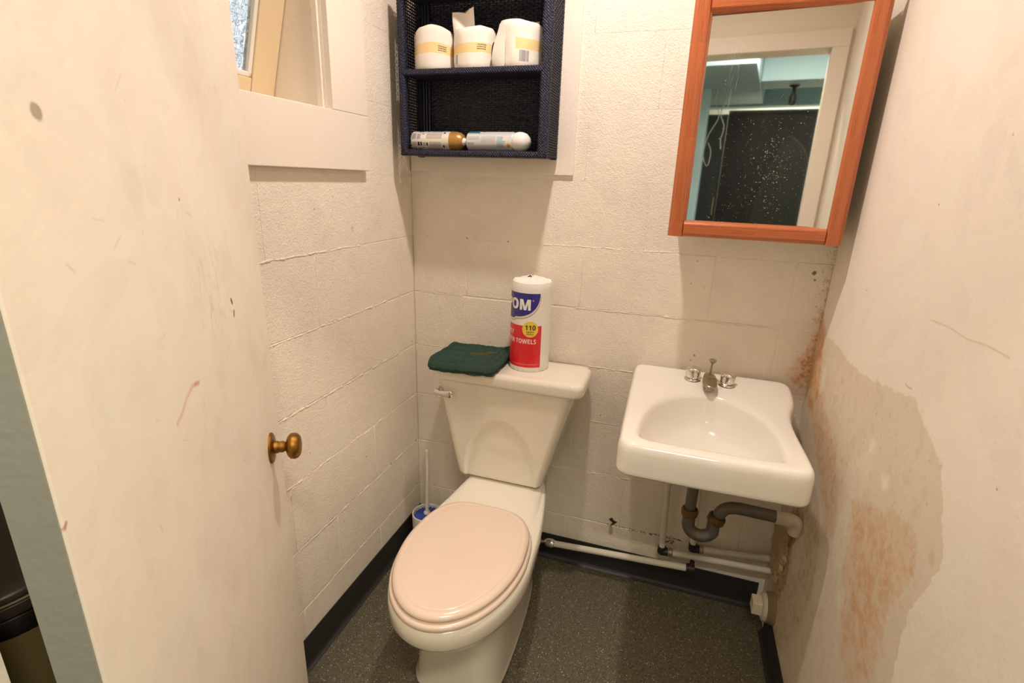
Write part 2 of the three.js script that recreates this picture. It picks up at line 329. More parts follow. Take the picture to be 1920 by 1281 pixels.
// ---------------------------------------------------------------- setting: floor, ceiling, walls
struct('floor', box(-0.2, ROOM_W + 0.12, -0.12, 0, -0.2, FRONT_Z + FRONT_T), M.floor, 'dark grey flecked sheet floor around the toilet');
struct('ceiling', box(-0.2, ROOM_W + 0.12, CEIL, CEIL + 0.1, -0.2, FRONT_Z + FRONT_T), M.ceiling, 'plain white painted ceiling above the small washroom');
const JOINT = 0.0013;                                                   // how far the mortar lies behind the block faces
const WIN = { y0: 1.578, y1: 2.06, z0: 0.44, z1: 0.95 };
const wallLeft = struct('wall_left', merge([
  box(-0.2, -JOINT, 0, CEIL, -0.2, WIN.z0), box(-0.2, -JOINT, 0, CEIL, WIN.z1, FRONT_Z), box(-0.2, -JOINT, 0, WIN.y0, WIN.z0, WIN.z1), box(-0.2, -JOINT, WIN.y1, CEIL, WIN.z0, WIN.z1)]), M.wallLeft, 'white painted concrete block wall with the window');
const wallBack = struct('wall_back', box(0, ROOM_W, 0, CEIL, -0.2, -JOINT), M.wallBack, 'white painted concrete block wall behind toilet and sink');
struct('wall_right', (() => { const g = new THREE.BoxGeometry(0.12, CEIL, FRONT_Z + 0.2, 1, 1, 1); g.translate(ROOM_W + 0.06, CEIL / 2, (FRONT_Z - 0.2) / 2); return boxUV(g); })(), M.wallRight, 'stained smooth plaster wall beside the sink');
// one block: a face standing proud of the mortar with bevelled, slightly uneven edges; plane 'x' (left wall) or 'z' (back wall)
function block(a0, a1, y0, y1, plane, flush) {
  const j = flush ? 0.0001 : 0.0011, bev = flush ? 0.0006 : 0.003, top = rr(-0.0006, 0.0005) * (flush ? 0.25 : 1), na = Math.max(2, Math.round((a1 - a0) / 0.03)), ny = 7;
  const A = a0 + j, B = a1 - j, C = y0 + j, D = y1 - j, outer = [], inner = [];
  const edge = (fa, fb, n, out) => { for (let i = 0; i < n; i++) out.push([lerp(fa[0], fb[0], i / n), lerp(fa[1], fb[1], i / n)]); };
  const P = []; edge([A, C], [B, C], na, P); edge([B, C], [B, D], ny, P); edge([B, D], [A, D], na, P); edge([A, D], [A, C], ny, P);
  const w = flush ? 0.0002 : 0.0011, cx = (A + B) / 2, cy = (C + D) / 2;
  const ring = (inset, h, wob) => P.map(([a, y]) => {
    const qa = clamp(a, A + inset, B - inset) + wob * w * perlin.noise(a * 70, y * 70, 2.3) , qy = clamp(y, C + inset, D - inset) + wob * w * perlin.noise(a * 70, y * 70, 7.7);
    const hh = h + (wob ? 0.0005 * perlin.noise(a * 40, y * 40, 5) : 0);
    return plane === 'x' ? V(hh, qy, qa) : V(qa, qy, hh);
  });
  const rings = [ring(0, -0.008, 0), ring(0, -bev * 0.6 + top, 1), ring(bev * 0.5, -bev * 0.15 + top, 1), ring(bev * 1.3, top, 1)];
  if (plane === 'x') rings.forEach((r) => r.reverse());
  const g = loft(rings, { capEnd: true });
  return g;
}
function coursework(parent, plane, rows, end, mat, hole) {
  for (let r = 0; r < 12; r++) {
    const y0 = r * COURSE, y1 = Math.min((r + 1) * COURSE, CEIL), cuts = [0, ...rows[r % rows.length].filter((q) => q > 0.02 && q < end - 0.02), end];
    for (let i = 0; i < cuts.length - 1; i++) {
      let pieces = [[cuts[i], cuts[i + 1], y0, y1]];
      if (hole) pieces = pieces.flatMap(([a0, a1, b0, b1]) => {
        if (a1 <= hole.z0 || a0 >= hole.z1 || b1 <= hole.y0 || b0 >= hole.y1) return [[a0, a1, b0, b1]];
        const o = []; const m0 = Math.max(a0, hole.z0), m1 = Math.min(a1, hole.z1);
        if (a0 < hole.z0) o.push([a0, hole.z0, b0, b1]); if (a1 > hole.z1) o.push([hole.z1, a1, b0, b1]);
        if (b0 < hole.y0) o.push([m0, m1, b0, hole.y0]); if (b1 > hole.y1) o.push([m0, m1, hole.y1, b1]);
        return o;
      });
      for (const [a0, a1, b0, b1] of pieces) if (a1 - a0 > 0.02 && b1 - b0 > 0.012) part(parent, 'block', block(a0, a1, b0, b1, plane, r >= 6), mat);
    }
  }
}
const run = (s) => { const o = []; for (let q = s; q < 1.6; q += 0.4064) o.push(q); return o; };
coursework(wallLeft, 'x', [run(0.30), [0.125, 0.53, 0.936, 1.34], run(0.305), [0.12, 0.53, 0.936, 1.34], [0.11, 0.40, 0.806, 1.21], [0.105, 0.537, 0.943, 1.35], run(0.3), run(0.1), run(0.3), run(0.1), run(0.3), run(0.1)], FRONT_Z, M.wallLeft, { y0: WIN.y0 - 0.03, y1: WIN.y1 + 0.03, z0: WIN.z0 - 0.03, z1: WIN.z1 + 0.03 });
coursework(wallBack, 'z', [run(0.22), run(0.42), run(0.22), run(0.42), [0.43, 0.833, 1.23], [0.21, 0.616, 1.022, 1.243], run(0.4), run(0.2), run(0.4), run(0.2), run(0.4), run(0.2)], ROOM_W, M.wallBack);

// lumpy mortar squeezed out along some joints and painted over
function ridge(parent, plane, a0, a1, y, mat, r = 0.0022) {
  const S = [], n = Math.round((a1 - a0) / 0.004);
  for (let i = 0; i <= n; i++) {
    const a = lerp(a0, a1, i / n), k = r * (0.45 + 0.9 * Math.abs(perlin.noise(a * 55, y * 9, 1.7)) + 0.5 * perlin.noise(a * 160, y * 9, 3.3)) * smooth(0, 0.06, (i / n)) * smooth(0, 0.06, 1 - i / n), dy = 0.003 * perlin.noise(a * 22, y * 7, 6);
    S.push(Array.from({ length: 7 }, (_, q) => { const t = Math.PI * q / 6, h = -0.0006 + Math.max(0.0001, k) * Math.sin(t), b = y + dy + Math.max(0.0002, k) * 1.5 * Math.cos(t); return plane === 'x' ? V(h, b, a) : V(a, b, h); }));
  }
  if (plane === 'x') S.forEach((o) => o.reverse());
  part(parent, 'mortar_ridge', loft(S), mat);
}
for (const [a, b, y] of [[0.36, 0.78, 1.016], [0.18, 0.45, 1.017], [0.3, 0.85, 1.218], [0.33, 0.8, 0.812], [0.12, 0.3, 0.813], [0.05, 0.3, 0.609], [0.35, 0.75, 0.61], [0.3, 0.72, 0.405], [0.02, 0.28, 0.407], [0.1, 0.6, 0.204]]) ridge(wallLeft, 'x', a, b, y, M.wallLeft, 0.0026);
for (const [a, b, y] of [[0.02, 0.2, 1.016], [0.44, 0.9, 1.2185], [0.58, 1.22, 1.016], [0.01, 0.2, 0.813], [0.66, 0.82, 0.815], [0.02, 0.2, 0.609], [0.66, 0.82, 0.61], [0.6, 0.95, 0.407]]) ridge(wallBack, 'z', a, b, y, M.wallBack, 0.0022);

// front wall with the doorway, casing, and the door
struct('wall_front', merge([
  box(-0.2, DOORWAY[0], 0, CEIL, FRONT_Z, FRONT_Z + FRONT_T), box(DOORWAY[1], ROOM_W + 0.12, 0, CEIL, FRONT_Z, FRONT_Z + FRONT_T), box(DOORWAY[0], DOORWAY[1], DOORWAY[2], CEIL, FRONT_Z, FRONT_Z + FRONT_T)]), M.paint, 'white painted wall around the doorway, seen in the mirror');
struct('trim_1', rbox(DOORWAY[0] - 0.01, DOORWAY[1] + 0.066, DOORWAY[2], DOORWAY[2] + 0.072, FRONT_Z - 0.018, FRONT_Z, 0.003), M.trimPaint, 'head board of the white door casing, seen in the mirror');
struct('trim_2', rbox(DOORWAY[1], DOORWAY[1] + 0.066, 0, DOORWAY[2], FRONT_Z - 0.018, FRONT_Z, 0.003), M.trimPaint, 'upright board of the white door casing, seen in the mirror');
{
  const d = new THREE.Group(); d.name = 'door_1'; d.userData = { kind: 'structure', label: 'open white painted door with brass knob and scuff marks', category: 'door' };
  const A = V(0.489, 0, 1.456), F = V(0.108, 0, 0.836), ang = Math.atan2(-(F.z - A.z), F.x - A.x);    // local +x runs from hinge edge to free edge, local +z faces the room
  d.position.set(A.x, 0.012, A.z); d.rotation.y = ang; scene.add(d);
  const face = 1;                                                       // which local z side looks into the room
  const add = (p, name, g, m, label) => { const q = shadow(new THREE.Mesh(g, m)); q.name = name; if (label) q.userData.label = label; p.add(q); return q; };
  const T = 0.035, nz = V(0, 0, 1).applyAxisAngle(V(0, 1, 0), ang), toCam = V(0.912 - A.x, 0, 1.668 - A.z), s = nz.dot(toCam) > 0 ? 1 : -1;
  add(d, 'slab', rbox(0.0008, DOOR_W, 0, DOOR_H, s > 0 ? -T : 0, s > 0 ? 0 : T, 0.0018), M.door);
  add(d, 'hinge_edge', box(-0.0008, 0.0008, 0.002, DOOR_H - 0.002, s > 0 ? -T + 0.002 : 0.002, s > 0 ? -0.002 : T - 0.002), M.shadedDoorEdge, 'hinge edge of the white door, its shade put into the grey colour');
  const k = (u) => s * u, cy = 0.871 - 0.012, cx = 0.64;
  const knob = add(d, 'knob', turned([[0, 0.0585], [0.012, 0.059], [0.02, 0.0572], [0.0255, 0.0525], [0.0276, 0.0455], [0.0266, 0.0385], [0.021, 0.0335], [0.0145, 0.031], [0.0105, 0.0295], [0.0095, 0.027], [0.0095, 0.024]].reverse(), [cx, cy, 0], [0, 0, s]), M.brass, 'worn round brass knob');
  add(knob, 'stem', turned([[0.013, 0.004], [0.0128, 0.014], [0.0108, 0.016], [0.0118, 0.0175], [0.0118, 0.0245], [0.0098, 0.027], [0.0092, 0.031]], [cx, cy, 0], [0, 0, s]), M.brass);
  const rose = turned([[0.0, 0.0075], [0.014, 0.0075], [0.017, 0.006], [0.024, 0.0055], [0.0265, 0.0045], [0.028, 0.0025], [0.0285, 0.0]].reverse(), [0, 0, 0], [0, 0, s]);
  rose.scale(1, 1.17, 1); rose.translate(cx, cy - 0.001, 0);
  add(knob, 'rose', rose, M.brass, 'oval brass rose plate');
  for (const y of [0.25, 1.72]) add(d, 'hinge', rod([-0.004, y, s > 0 ? -T : T], [-0.004, y + 0.09, s > 0 ? -T : T], 0.006), M.dullChrome);
}

// cove base along the walls
const COVE = [[0, 0.104], [0.003, 0.106], [0.004, 0.104], [0.0045, 0.02], [0.006, 0.012], [0.010, 0.006], [0.018, 0.002], [0.018, 0], [0, 0]];
function cove(name, label, place) {
  const s = new THREE.Shape(COVE.map(([a, b]) => new THREE.Vector2(a, b)));
  struct(name, place(s), M.cove, label);
}
{
  const ex = (len) => (s) => new THREE.ExtrudeGeometry(s, { depth: len, bevelEnabled: false });
  cove('baseboard_left', 'dark vinyl cove base along the block wall with the window', (s) => boxUV(ex(FRONT_Z)(s).translate(0.0003, 0, 0)));
  cove('baseboard_back', 'dark vinyl cove base behind the toilet and pipes', (s) => boxUV(ex(ROOM_W - 0.036)(s).applyMatrix4(new THREE.Matrix4().makeRotationY(-Math.PI / 2)).translate(ROOM_W - 0.018, 0, 0.0003)));
  cove('baseboard_right', 'dark vinyl cove base under the stained wall', (s) => boxUV(ex(FRONT_Z - 0.11)(s).applyMatrix4(new THREE.Matrix4().makeRotationY(Math.PI)).translate(ROOM_W - 0.0003, 0, FRONT_Z)));
}
// thin board on the back wall that carries the wicker shelf
struct('trim_3', rbox(0.004, 0.569, 1.437, CEIL - 0.002, 0.001, 0.009, 0.002), M.trimPaint, 'thin white painted board on the wall behind the wicker shelf');

// ---------------------------------------------------------------- window in the left wall
{
  const w = new THREE.Group(); w.name = 'window_1'; w.userData = { kind: 'structure', label: 'small hopper window with obscure glass tilted open, white board casing', category: 'window' };
  scene.add(w);
  part(w, 'apron_board', rbox(0.003, 0.021, 1.431, WIN.y0, 0.283, 1.11, 0.002), M.trimPaint);
  part(w, 'casing_board', rbox(0.003, 0.021, WIN.y0 + 0.0005, 2.3, 0.283, WIN.z0, 0.002), M.trimPaint);
  part(w, 'casing_board', rbox(0.003, 0.021, WIN.y0 + 0.0005, 2.3, WIN.z1, 1.11, 0.002), M.trimPaint);
  part(w, 'casing_board', rbox(0.003, 0.021, WIN.y1, 2.3, WIN.z0 + 0.0005, WIN.z1 - 0.0005, 0.002), M.trimPaint);
  part(w, 'jamb', box(-0.2, 0.0035, WIN.y0 - 0.012, WIN.y1 + 0.012, WIN.z0 - 0.014, WIN.z0 + 0.001), M.trimPaint);
  part(w, 'jamb', box(-0.2, 0.0035, WIN.y0 - 0.012, WIN.y1 + 0.012, WIN.z1 - 0.001, WIN.z1 + 0.014), M.trimPaint);
  part(w, 'sill', box(-0.22, 0.0035, WIN.y0 - 0.014, WIN.y0 + 0.002, WIN.z0, WIN.z1), M.trimPaint);
  part(w, 'head', box(-0.2, 0.0035, WIN.y1 - 0.002, WIN.y1 + 0.014, WIN.z0, WIN.z1), M.trimPaint);
  part(w, 'stop_bead', rbox(-0.022, -0.004, WIN.y0 + 0.002, WIN.y1, WIN.z0 + 0.001, WIN.z0 + 0.007, 0.002), M.trimPaint);
  const sash = new THREE.Group(); sash.name = 'sash'; sash.position.set(-0.186, WIN.y0 + 0.004, WIN.z0 + 0.003); sash.rotation.z = -0.28; w.add(sash);
  const L = (name, g, m, label) => { const q = shadow(new THREE.Mesh(g, m)); q.name = name; if (label) q.userData.label = label; sash.add(q); return q; };
  const SW = WIN.z1 - WIN.z0 - 0.006, SH = 0.43;
  L('stile', rbox(-0.018, 0.018, 0, SH, 0, 0.078, 0.003), M.sash, 'tan painted window stile');
  L('stile', rbox(-0.018, 0.018, 0, SH, SW - 0.078, SW, 0.003), M.sash, 'tan painted window stile');
  L('rail', rbox(-0.017, 0.017, 0, 0.066, 0.079, SW - 0.079, 0.003), M.sash, 'tan painted window rail');
  L('rail', rbox(-0.017, 0.017, SH - 0.066, SH, 0.079, SW - 0.079, 0.003), M.sash, 'tan painted window rail');
  const b = 0.012, z0 = 0.078, z1 = SW - 0.078, y0 = 0.066, y1 = SH - 0.066;
  L('glazing_bead', merge([rbox(0.002, 0.014, y0, y1, z0, z0 + b, 0.003), rbox(0.002, 0.014, y0, y1, z1 - b, z1, 0.003), rbox(0.002, 0.014, y0, y0 + b, z0, z1, 0.003), rbox(0.002, 0.014, y1 - b, y1, z0, z1, 0.003)]), M.bead, 'white glazing bead');
  const flow = tileNoise(10, 31), flow2 = tileNoise(26, 32);
  const obscure = noiseTex(512, (u, v) => { const q = flow(u * 1.0 + 0.25 * flow2(u, v), v * 0.4); return 0.5 + 0.5 * Math.sin(12 * (q + u * 2.0)); }, { repeat: 1 / 0.16 });
  L('pane', boxUV(new THREE.BoxGeometry(0.004, y1 - y0, z1 - z0).translate(0, (y0 + y1) / 2, (z0 + z1) / 2)), phys({ color: '#f3f6f6', transmission: 0.85, thickness: 0, roughness: 0.18, ior: 1.5, bumpMap: obscure, bumpScale: 0.012 }), 'obscure glass with frosted streaks');
  struct('window_well', merge([box(-0.95, -0.85, 1.2, 2.0, 0.1, 1.3), box(-0.95, -0.2, 1.2, 1.5, 0.1, 1.3)]), M.concrete, 'grey concrete window well outside the hopper window');
}

// ---------------------------------------------------------------- ceiling lamp (reflector flood bulb in a porcelain holder)
{
  const t = thing('ceiling_lamp', 'reflector bulb in a white porcelain ceiling holder', 'lamp', [BULB[0], CEIL, BULB[2]]);
  part(t, 'holder', turned([[0.062, 0], [0.062, 0.008], [0.05, 0.022], [0.03, 0.034], [0.026, 0.06], [0, 0.06]], [BULB[0], CEIL, BULB[2]], [0, -1, 0]), M.whitePlastic);
  const bulb = part(t, 'bulb', new THREE.SphereGeometry(0.036, 32, 20).translate(...BULB), std({ color: '#fff2dc', emissive: lin(...BULB_COLOR), emissiveIntensity: 6 }));
  part(t, 'bulb_neck', turned([[0.02, 0], [0.018, 0.02], [0.024, 0.045]], [BULB[0], CEIL - 0.058, BULB[2]], [0, -1, 0]), M.whitePlastic);
  const l = new THREE.SpotLight(lin(...BULB_COLOR), BULB_POWER, 0, 1.38, 1, 2); l.position.set(0, BULB[1] - CEIL, 0); l.castShadow = true; l.shadow.radius = 1.8; t.add(l);
  l.target.position.set(0, -2.4, 0.06); t.add(l.target);
}

// ---------------------------------------------------------------- toilet
{
  const cx = 0.425, N = 128;
  const t = thing('toilet', 'cream two-piece toilet with its lid closed', 'toilet', [cx, 0, 0.3]);
  // plan outline: round at the front, squared at the back
  const plan = (y, hb, zb, hf, zm, zf, nb = 4.5, nf = 2.1, dx = 0) => {
    const o = [];
    for (let i = 0; i < N; i++) {
      const a = (i / N) * Math.PI * 2, c = Math.cos(a), s = Math.sin(a), sg = Math.sign(c);
      if (s >= 0) o.push(V(cx + dx + hf * sg * Math.abs(c) ** (2 / nf), y, zm + (zf - zm) * s ** (2 / nf)));
      else { const k = Math.abs(s) ** (2 / nb); o.push(V(cx + dx + lerp(hf, hb, smooth(0, 1, k)) * sg * Math.abs(c) ** (2 / nb), y, zm - (zm - zb) * k)); }
    }
    return o.reverse();
  };
  const D = 0.012;                                                       // bowl sits a touch right of the tank's middle
  const bowl = loft([
    plan(0.0, 0.122, 0.10, 0.136, 0.46, 0.672, 4.5, 4.2, D), plan(0.014, 0.122, 0.10, 0.136, 0.46, 0.672, 4.5, 4.2, D), plan(0.022, 0.118, 0.105, 0.131, 0.46, 0.666, 4.5, 4.2, D),
    plan(0.12, 0.114, 0.11, 0.127, 0.46, 0.66, 4.5, 3.8, D), plan(0.2, 0.116, 0.11, 0.129, 0.46, 0.668, 4.5, 3.2, D), plan(0.255, 0.124, 0.10, 0.138, 0.48, 0.694, 4.5, 2.4, D),
    plan(0.285, 0.132, 0.08, 0.150, 0.5, 0.73, 4.5, 2.2, D), plan(0.300, 0.136, 0.07, 0.160, 0.51, 0.752, 4.5, 2.2, D), plan(0.306, 0.138, 0.065, 0.170, 0.52, 0.775, 4.5, 2.1, D),
    plan(0.318, 0.14, 0.06, 0.182, 0.525, 0.805, 4.5, 2.05, D), plan(0.345, 0.143, 0.055, 0.190, 0.53, 0.822, 4.5, 2.05, D), plan(0.372, 0.146, 0.05, 0.190, 0.53, 0.822, 4.5, 2.05, D),
    plan(0.388, 0.145, 0.052, 0.186, 0.53, 0.817, 4.5, 2.05, D), plan(0.393, 0.138, 0.058, 0.178, 0.53, 0.808, 4.5, 2.05, D)], { capStart: true, capEnd: true });
  part(t, 'bowl', bowl, M.china);
  // deck rising from the bowl to the tank
  const deckRing = (z, hw, y1, r) => {
    const o = [], y0 = 0.3; for (let i = 0; i < 40; i++) { const a = (i / 40) * Math.PI * 2, c = Math.cos(a), s = Math.sin(a); o.push(V(cx + 0.004 + hw * Math.sign(c) * Math.abs(c) ** (2 / r), (y0 + y1) / 2 + (y1 - y0) / 2 * Math.sign(s) * Math.abs(s) ** (2 / r), z)); }
    return o;
  };
  part(t, 'deck', loft([deckRing(0.05, 0.124, 0.402, 9), deckRing(0.12, 0.130, 0.405, 9), deckRing(0.19, 0.141, 0.404, 9), deckRing(0.25, 0.150, 0.402, 9), deckRing(0.3, 0.158, 0.400, 8), deckRing(0.345, 0.166, 0.397, 7), deckRing(0.40, 0.172, 0.392, 7)], { capStart: true, capEnd: true }), M.china);
  // seat and lid: egg plates
  const egg = (y, inset, zf = 0.812, zb = 0.345, hw = 0.174) => {
    const zm = 0.545, o = [];
    for (let i = 0; i < N; i++) {
      const a = (i / N) * Math.PI * 2, c = Math.cos(a), s = Math.sin(a), sg = Math.sign(c), H = hw - inset;
      if (s >= 0) o.push(V(cx + D + H * sg * Math.abs(c) ** (2 / 2.0), y, zm + (zf - inset - zm) * s ** (2 / 2.0)));
      else { const k = Math.abs(s) ** (2 / 3.2); o.push(V(cx + D + H * lerp(1, 0.93, k) * sg * Math.abs(c) ** (2 / 3.2), y, zm - (zm - zb - inset) * k)); }
    }
    return o.reverse();
  };
  part(t, 'seat', loft([egg(0.394, 0.02, 0.822, 0.342, 0.182), egg(0.395, 0.004, 0.822, 0.342, 0.182), egg(0.401, 0, 0.822, 0.342, 0.182), egg(0.408, 0.002, 0.822, 0.342, 0.182), egg(0.412, 0.008, 0.822, 0.342, 0.182), egg(0.4125, 0.03, 0.822, 0.342, 0.182)], { capStart: true, capEnd: true }), M.seat);
  part(t, 'lid', loft([egg(0.4135, 0.012), egg(0.416, 0.003), egg(0.421, 0), egg(0.427, 0.0025), egg(0.4315, 0.008), egg(0.4335, 0.014), egg(0.4338, 0.0195), egg(0.4325, 0.0215), egg(0.4325, 0.0235), egg(0.4345, 0.027), egg(0.4365, 0.06), egg(0.4372, 0.12)], { capStart: true, capEnd: true }), M.seat, 'closed beige lid');
  for (const s of [-1, 1]) part(t, 'hinge_cap', rbox(cx + D + s * 0.075 - 0.018, cx + D + s * 0.075 + 0.018, 0.398, 0.410, 0.332, 0.352, 0.005, 3), M.seat);
  // tank: tapering down, with a shallow arch pressed into the front
  const rect = (y, hw, z0, z1, r, dx = 0) => {
    const o = [], zc = (z0 + z1) / 2, hz = (z1 - z0) / 2, per = 20;
    for (const [sx, sz, a0] of [[1, 1, 0], [-1, 1, 1], [-1, -1, 2], [1, -1, 3]]) {
      for (let k = 0; k <= 10; k++) { const a = (a0 + k / 10) * Math.PI / 2; o.push(V(cx + dx + sx * (hw - r) + r * Math.cos(a), y, zc + sz * (hz - r) + r * Math.sin(a))); }
      if (a0 === 0) for (let k = 1; k < 60; k++) o.push(V(cx + dx + lerp(hw - r, -(hw - r), k / 60), y, z1));
      if (a0 === 2) for (let k = 1; k < 20; k++) o.push(V(cx + dx + lerp(-(hw - r), hw - r, k / 20), y, z0));
    }
    return o.reverse();
  };
  const TB = 0.408, TT = 0.776, rings = [];
  for (let i = 0; i <= 64; i++) {
    const f = i / 64, y = lerp(TB, TT, f), e = Math.sqrt(Math.max(0, 1 - ((0.018 - (y - TB)) / 0.018) ** 2)), rnd0 = y - TB < 0.018 ? (1 - e) * 0.018 : 0;
    const hw = lerp(0.148, 0.236, f ** 0.93) - rnd0, z1 = lerp(0.192, 0.206, f) - rnd0, z0 = lerp(0.05, 0.022, f) + rnd0;
    const ring = rect(y, hw, z0, z1, 0.03, lerp(-0.018, -0.004, f));
    ring.forEach((q) => {
      if (q.z > z1 - 0.012) {
        const ex = (q.x - (cx - 0.012)) / 0.128, ey = (q.y - 0.43) / 0.222, d = 1 - Math.hypot(ex, ey);
        q.z -= 0.008 * smooth(-0.01, 0.075, d);
      }
    });
    rings.push(ring);
  }
  part(t, 'tank', loft(rings, { capStart: true, capEnd: true }), M.china);
  const lid = (y, i) => rect(y, 0.257 - i, 0.012 + i, 0.217 - i, 0.036 - i * 0.6, 0.002);
  part(t, 'tank_lid', loft([lid(0.7765, 0.012), lid(0.7768, 0.004), lid(0.779, 0.001), lid(0.786, 0), lid(0.803, 0.0), lid(0.811, 0.002), lid(0.8165, 0.006), lid(0.8195, 0.012), lid(0.8205, 0.02), lid(0.8207, 0.05)], { capStart: true, capEnd: true }), M.china);
  const ly = 0.735, lz = 0.206;
  const lever = part(t, 'flush_lever', loft([[0, 0.004], [0.005, 0.0085], [0.02, 0.0085], [0.036, 0.0095], [0.05, 0.0125], [0.060, 0.0135], [0.067, 0.0105], [0.070, 0.003]].map(([u, h], i) => {
    const o = []; for (let k = 0; k < 20; k++) { const a = (k / 20) * Math.PI * 2; o.push(V(0.186 + u, ly - 0.004 * Math.sin(u * 40) + h * Math.sin(a), lz + 0.017 + 0.002 * Math.sin(u * 30) + Math.min(h, 0.0065) * Math.cos(a))); } return o;
  }), { capStart: true, capEnd: true }), M.chrome, 'chrome flush lever');
  part(lever, 'escutcheon', turned([[0, 0.02], [0.007, 0.02], [0.008, 0.008], [0.012, 0.005], [0.013, 0]].reverse(), [0.199, ly, lz - 0.003], [0, 0, 1]), M.chrome);
}

// ---------------------------------------------------------------- things on the tank
{ // paper towel roll
  const x = 0.476, z = 0.092, y0 = 0.8208, R = 0.0655, H = 0.292;
  const t = thing('paper_towel_roll', 'wrapped paper towel roll standing on the toilet tank', 'paper towels', [x, y0, z]);
  const label = canvasTex(2048, 1408, (c, W, Hc) => {                    // wrapped once round; the printed front is its middle third
    c.fillStyle = '#f4eee6'; c.fillRect(0, 0, W, Hc);
    const s = Hc / 0.292, X = (m) => W / 2 + m * (W / (2 * Math.PI * R)), k = W / (2 * Math.PI * R);
    const Y = (m) => Hc - m * s;
    // blue emblem with a curled, silver edge
    const emblem = (dx, dy, col) => {
      c.fillStyle = col; c.beginPath(); c.moveTo(X(-0.13) + dx, Y(0.262) + dy); c.lineTo(X(0.0285) + dx, Y(0.262) + dy);
      c.bezierCurveTo(X(0.030) + dx, Y(0.225) + dy, X(0.008) + dx, Y(0.188) + dy, X(-0.05) + dx, Y(0.184) + dy);
      c.bezierCurveTo(X(-0.058) + dx, Y(0.184) + dy, X(-0.058) + dx, Y(0.177) + dy, X(-0.07) + dx, Y(0.176) + dy);
      c.bezierCurveTo(X(-0.1) + dx, Y(0.175) + dy, X(-0.13) + dx, Y(0.19) + dy, X(-0.15) + dx, Y(0.225) + dy); c.closePath(); c.fill();
    };
    emblem(16, 40, '#b9ab93'); emblem(10, 24, '#e6dccb'); emblem(0, 0, '#2a1f86');
    c.fillStyle = '#f6f1ea'; c.textAlign = 'right'; c.textBaseline = 'alphabetic';
    c.font = `bold ${0.046 * s}px sans-serif`; c.save(); c.translate(X(0.002), Y(0.209)); c.scale(1.06, 1); c.fillText('POM', 0, 0); c.lineWidth = 9; c.strokeStyle = '#f6f1ea'; c.lineJoin = 'round'; c.strokeText('POM', 0, 0); c.restore();
    c.font = `${0.007 * s}px sans-serif`; c.fillText('®', X(0.009), Y(0.237));
    // red band
    c.fillStyle = '#e3202a'; c.fillRect(X(-0.11), Y(0.157), X(0.038) - X(-0.11), Y(0.017) - Y(0.157));
    c.fillStyle = '#f6e9df'; c.textAlign = 'right'; c.font = `bold ${0.021 * s}px sans-serif`;
    c.save(); c.translate(X(0.021), Y(0.098)); c.scale(0.9, 1); c.fillText('PAPER TOWELS', 0, 0); c.restore();
    c.fillText('PLY', X(-0.060), Y(0.124));
    c.fillStyle = 'rgba(250,220,205,0.45)'; for (let i = 0; i < 30; i++) c.fillRect(X(-0.06 + i * 0.003), Y(0.029 + (i % 3) * 0.0006), 10, 0.004 * s);
    // yellow disc
    c.fillStyle = '#f2cf4a'; c.beginPath(); c.ellipse(X(0.0), Y(0.146), 0.0262 * k, 0.0262 * s, 0, 0, 7); c.fill();
    c.fillStyle = '#151210'; c.textAlign = 'center'; c.font = `bold ${0.0225 * s}px sans-serif`; c.fillText('110', X(0.0), Y(0.1435));
    c.font = `bold ${0.0075 * s}px sans-serif`; c.fillText('SHEETS', X(0.0), Y(0.1345)); c.font = `bold ${0.0058 * s}px sans-serif`; c.fillText('PER ROLL', X(0.0), Y(0.1275));
  }, { clampEdge: true });
  // wrapped side: slightly uneven, with pleats at the edges
  const nu = 120, nv = 30, pos = [], uv = [], idx = [];
  const face = 0.27;                                                     // direction (angle from +z towards +x) that the middle of the print looks
  for (let j = 0; j <= nv; j++) for (let i = 0; i <= nu; i++) {
    const v = j / nv, u = i / nu, a = face + (u - 0.5) * 2 * Math.PI, e = Math.min(v, 1 - v) * H;
    const r = R * (1 - 0.05 * (1 - smooth(0, 0.016, e)) ** 2) + 0.0012 * perlin.noise(Math.cos(a) * 3, v * 5, Math.sin(a) * 3) + 0.0008 * (1 - smooth(0.0, 0.02, e)) * Math.sin(a * 17 + 2 * Math.sin(a * 3));
    pos.push(x + r * Math.sin(a), y0 + v * H, z + r * Math.cos(a)); uv.push(u, v);
  }
  for (let j = 0; j < nv; j++) for (let i = 0; i < nu; i++) { const a = j * (nu + 1) + i, b = a + 1, c = a + nu + 1, d = c + 1; idx.push(a, b, d, a, d, c); }
  const g = new THREE.BufferGeometry(); g.setAttribute('position', new THREE.Float32BufferAttribute(pos, 3)); g.setAttribute('uv', new THREE.Float32BufferAttribute(uv, 2)); g.setIndex(idx); g.computeVertexNormals();
  part(t, 'wrapper', g, phys({ map: label, roughness: 0.35, clearcoat: 0.4, clearcoatRoughness: 0.25 }), 'printed plastic wrapper');
  const ring = (r, y, pl) => { const o = []; for (let i = 0; i < 64; i++) { const a = (i / 64) * Math.PI * 2, q = r + pl * Math.sin(a * 11 + 1.3 * Math.sin(2 * a)); o.push(V(x + q * Math.sin(a), y + pl * 1.2 * Math.sin(a * 7), z + q * Math.cos(a))); } return o; };
  part(t, 'wrapper_top', loft([ring(R * 0.955, y0 + H - 0.001, 0.0006), ring(R * 0.88, y0 + H + 0.004, 0.0012), ring(R * 0.6, y0 + H + 0.005, 0.002), ring(R * 0.42, y0 + H + 0.003, 0.003), ring(R * 0.3, y0 + H + 0.008, 0.004), ring(R * 0.14, y0 + H + 0.014, 0.003), ring(R * 0.05, y0 + H + 0.012, 0.001)], { capEnd: true }), M.paper);
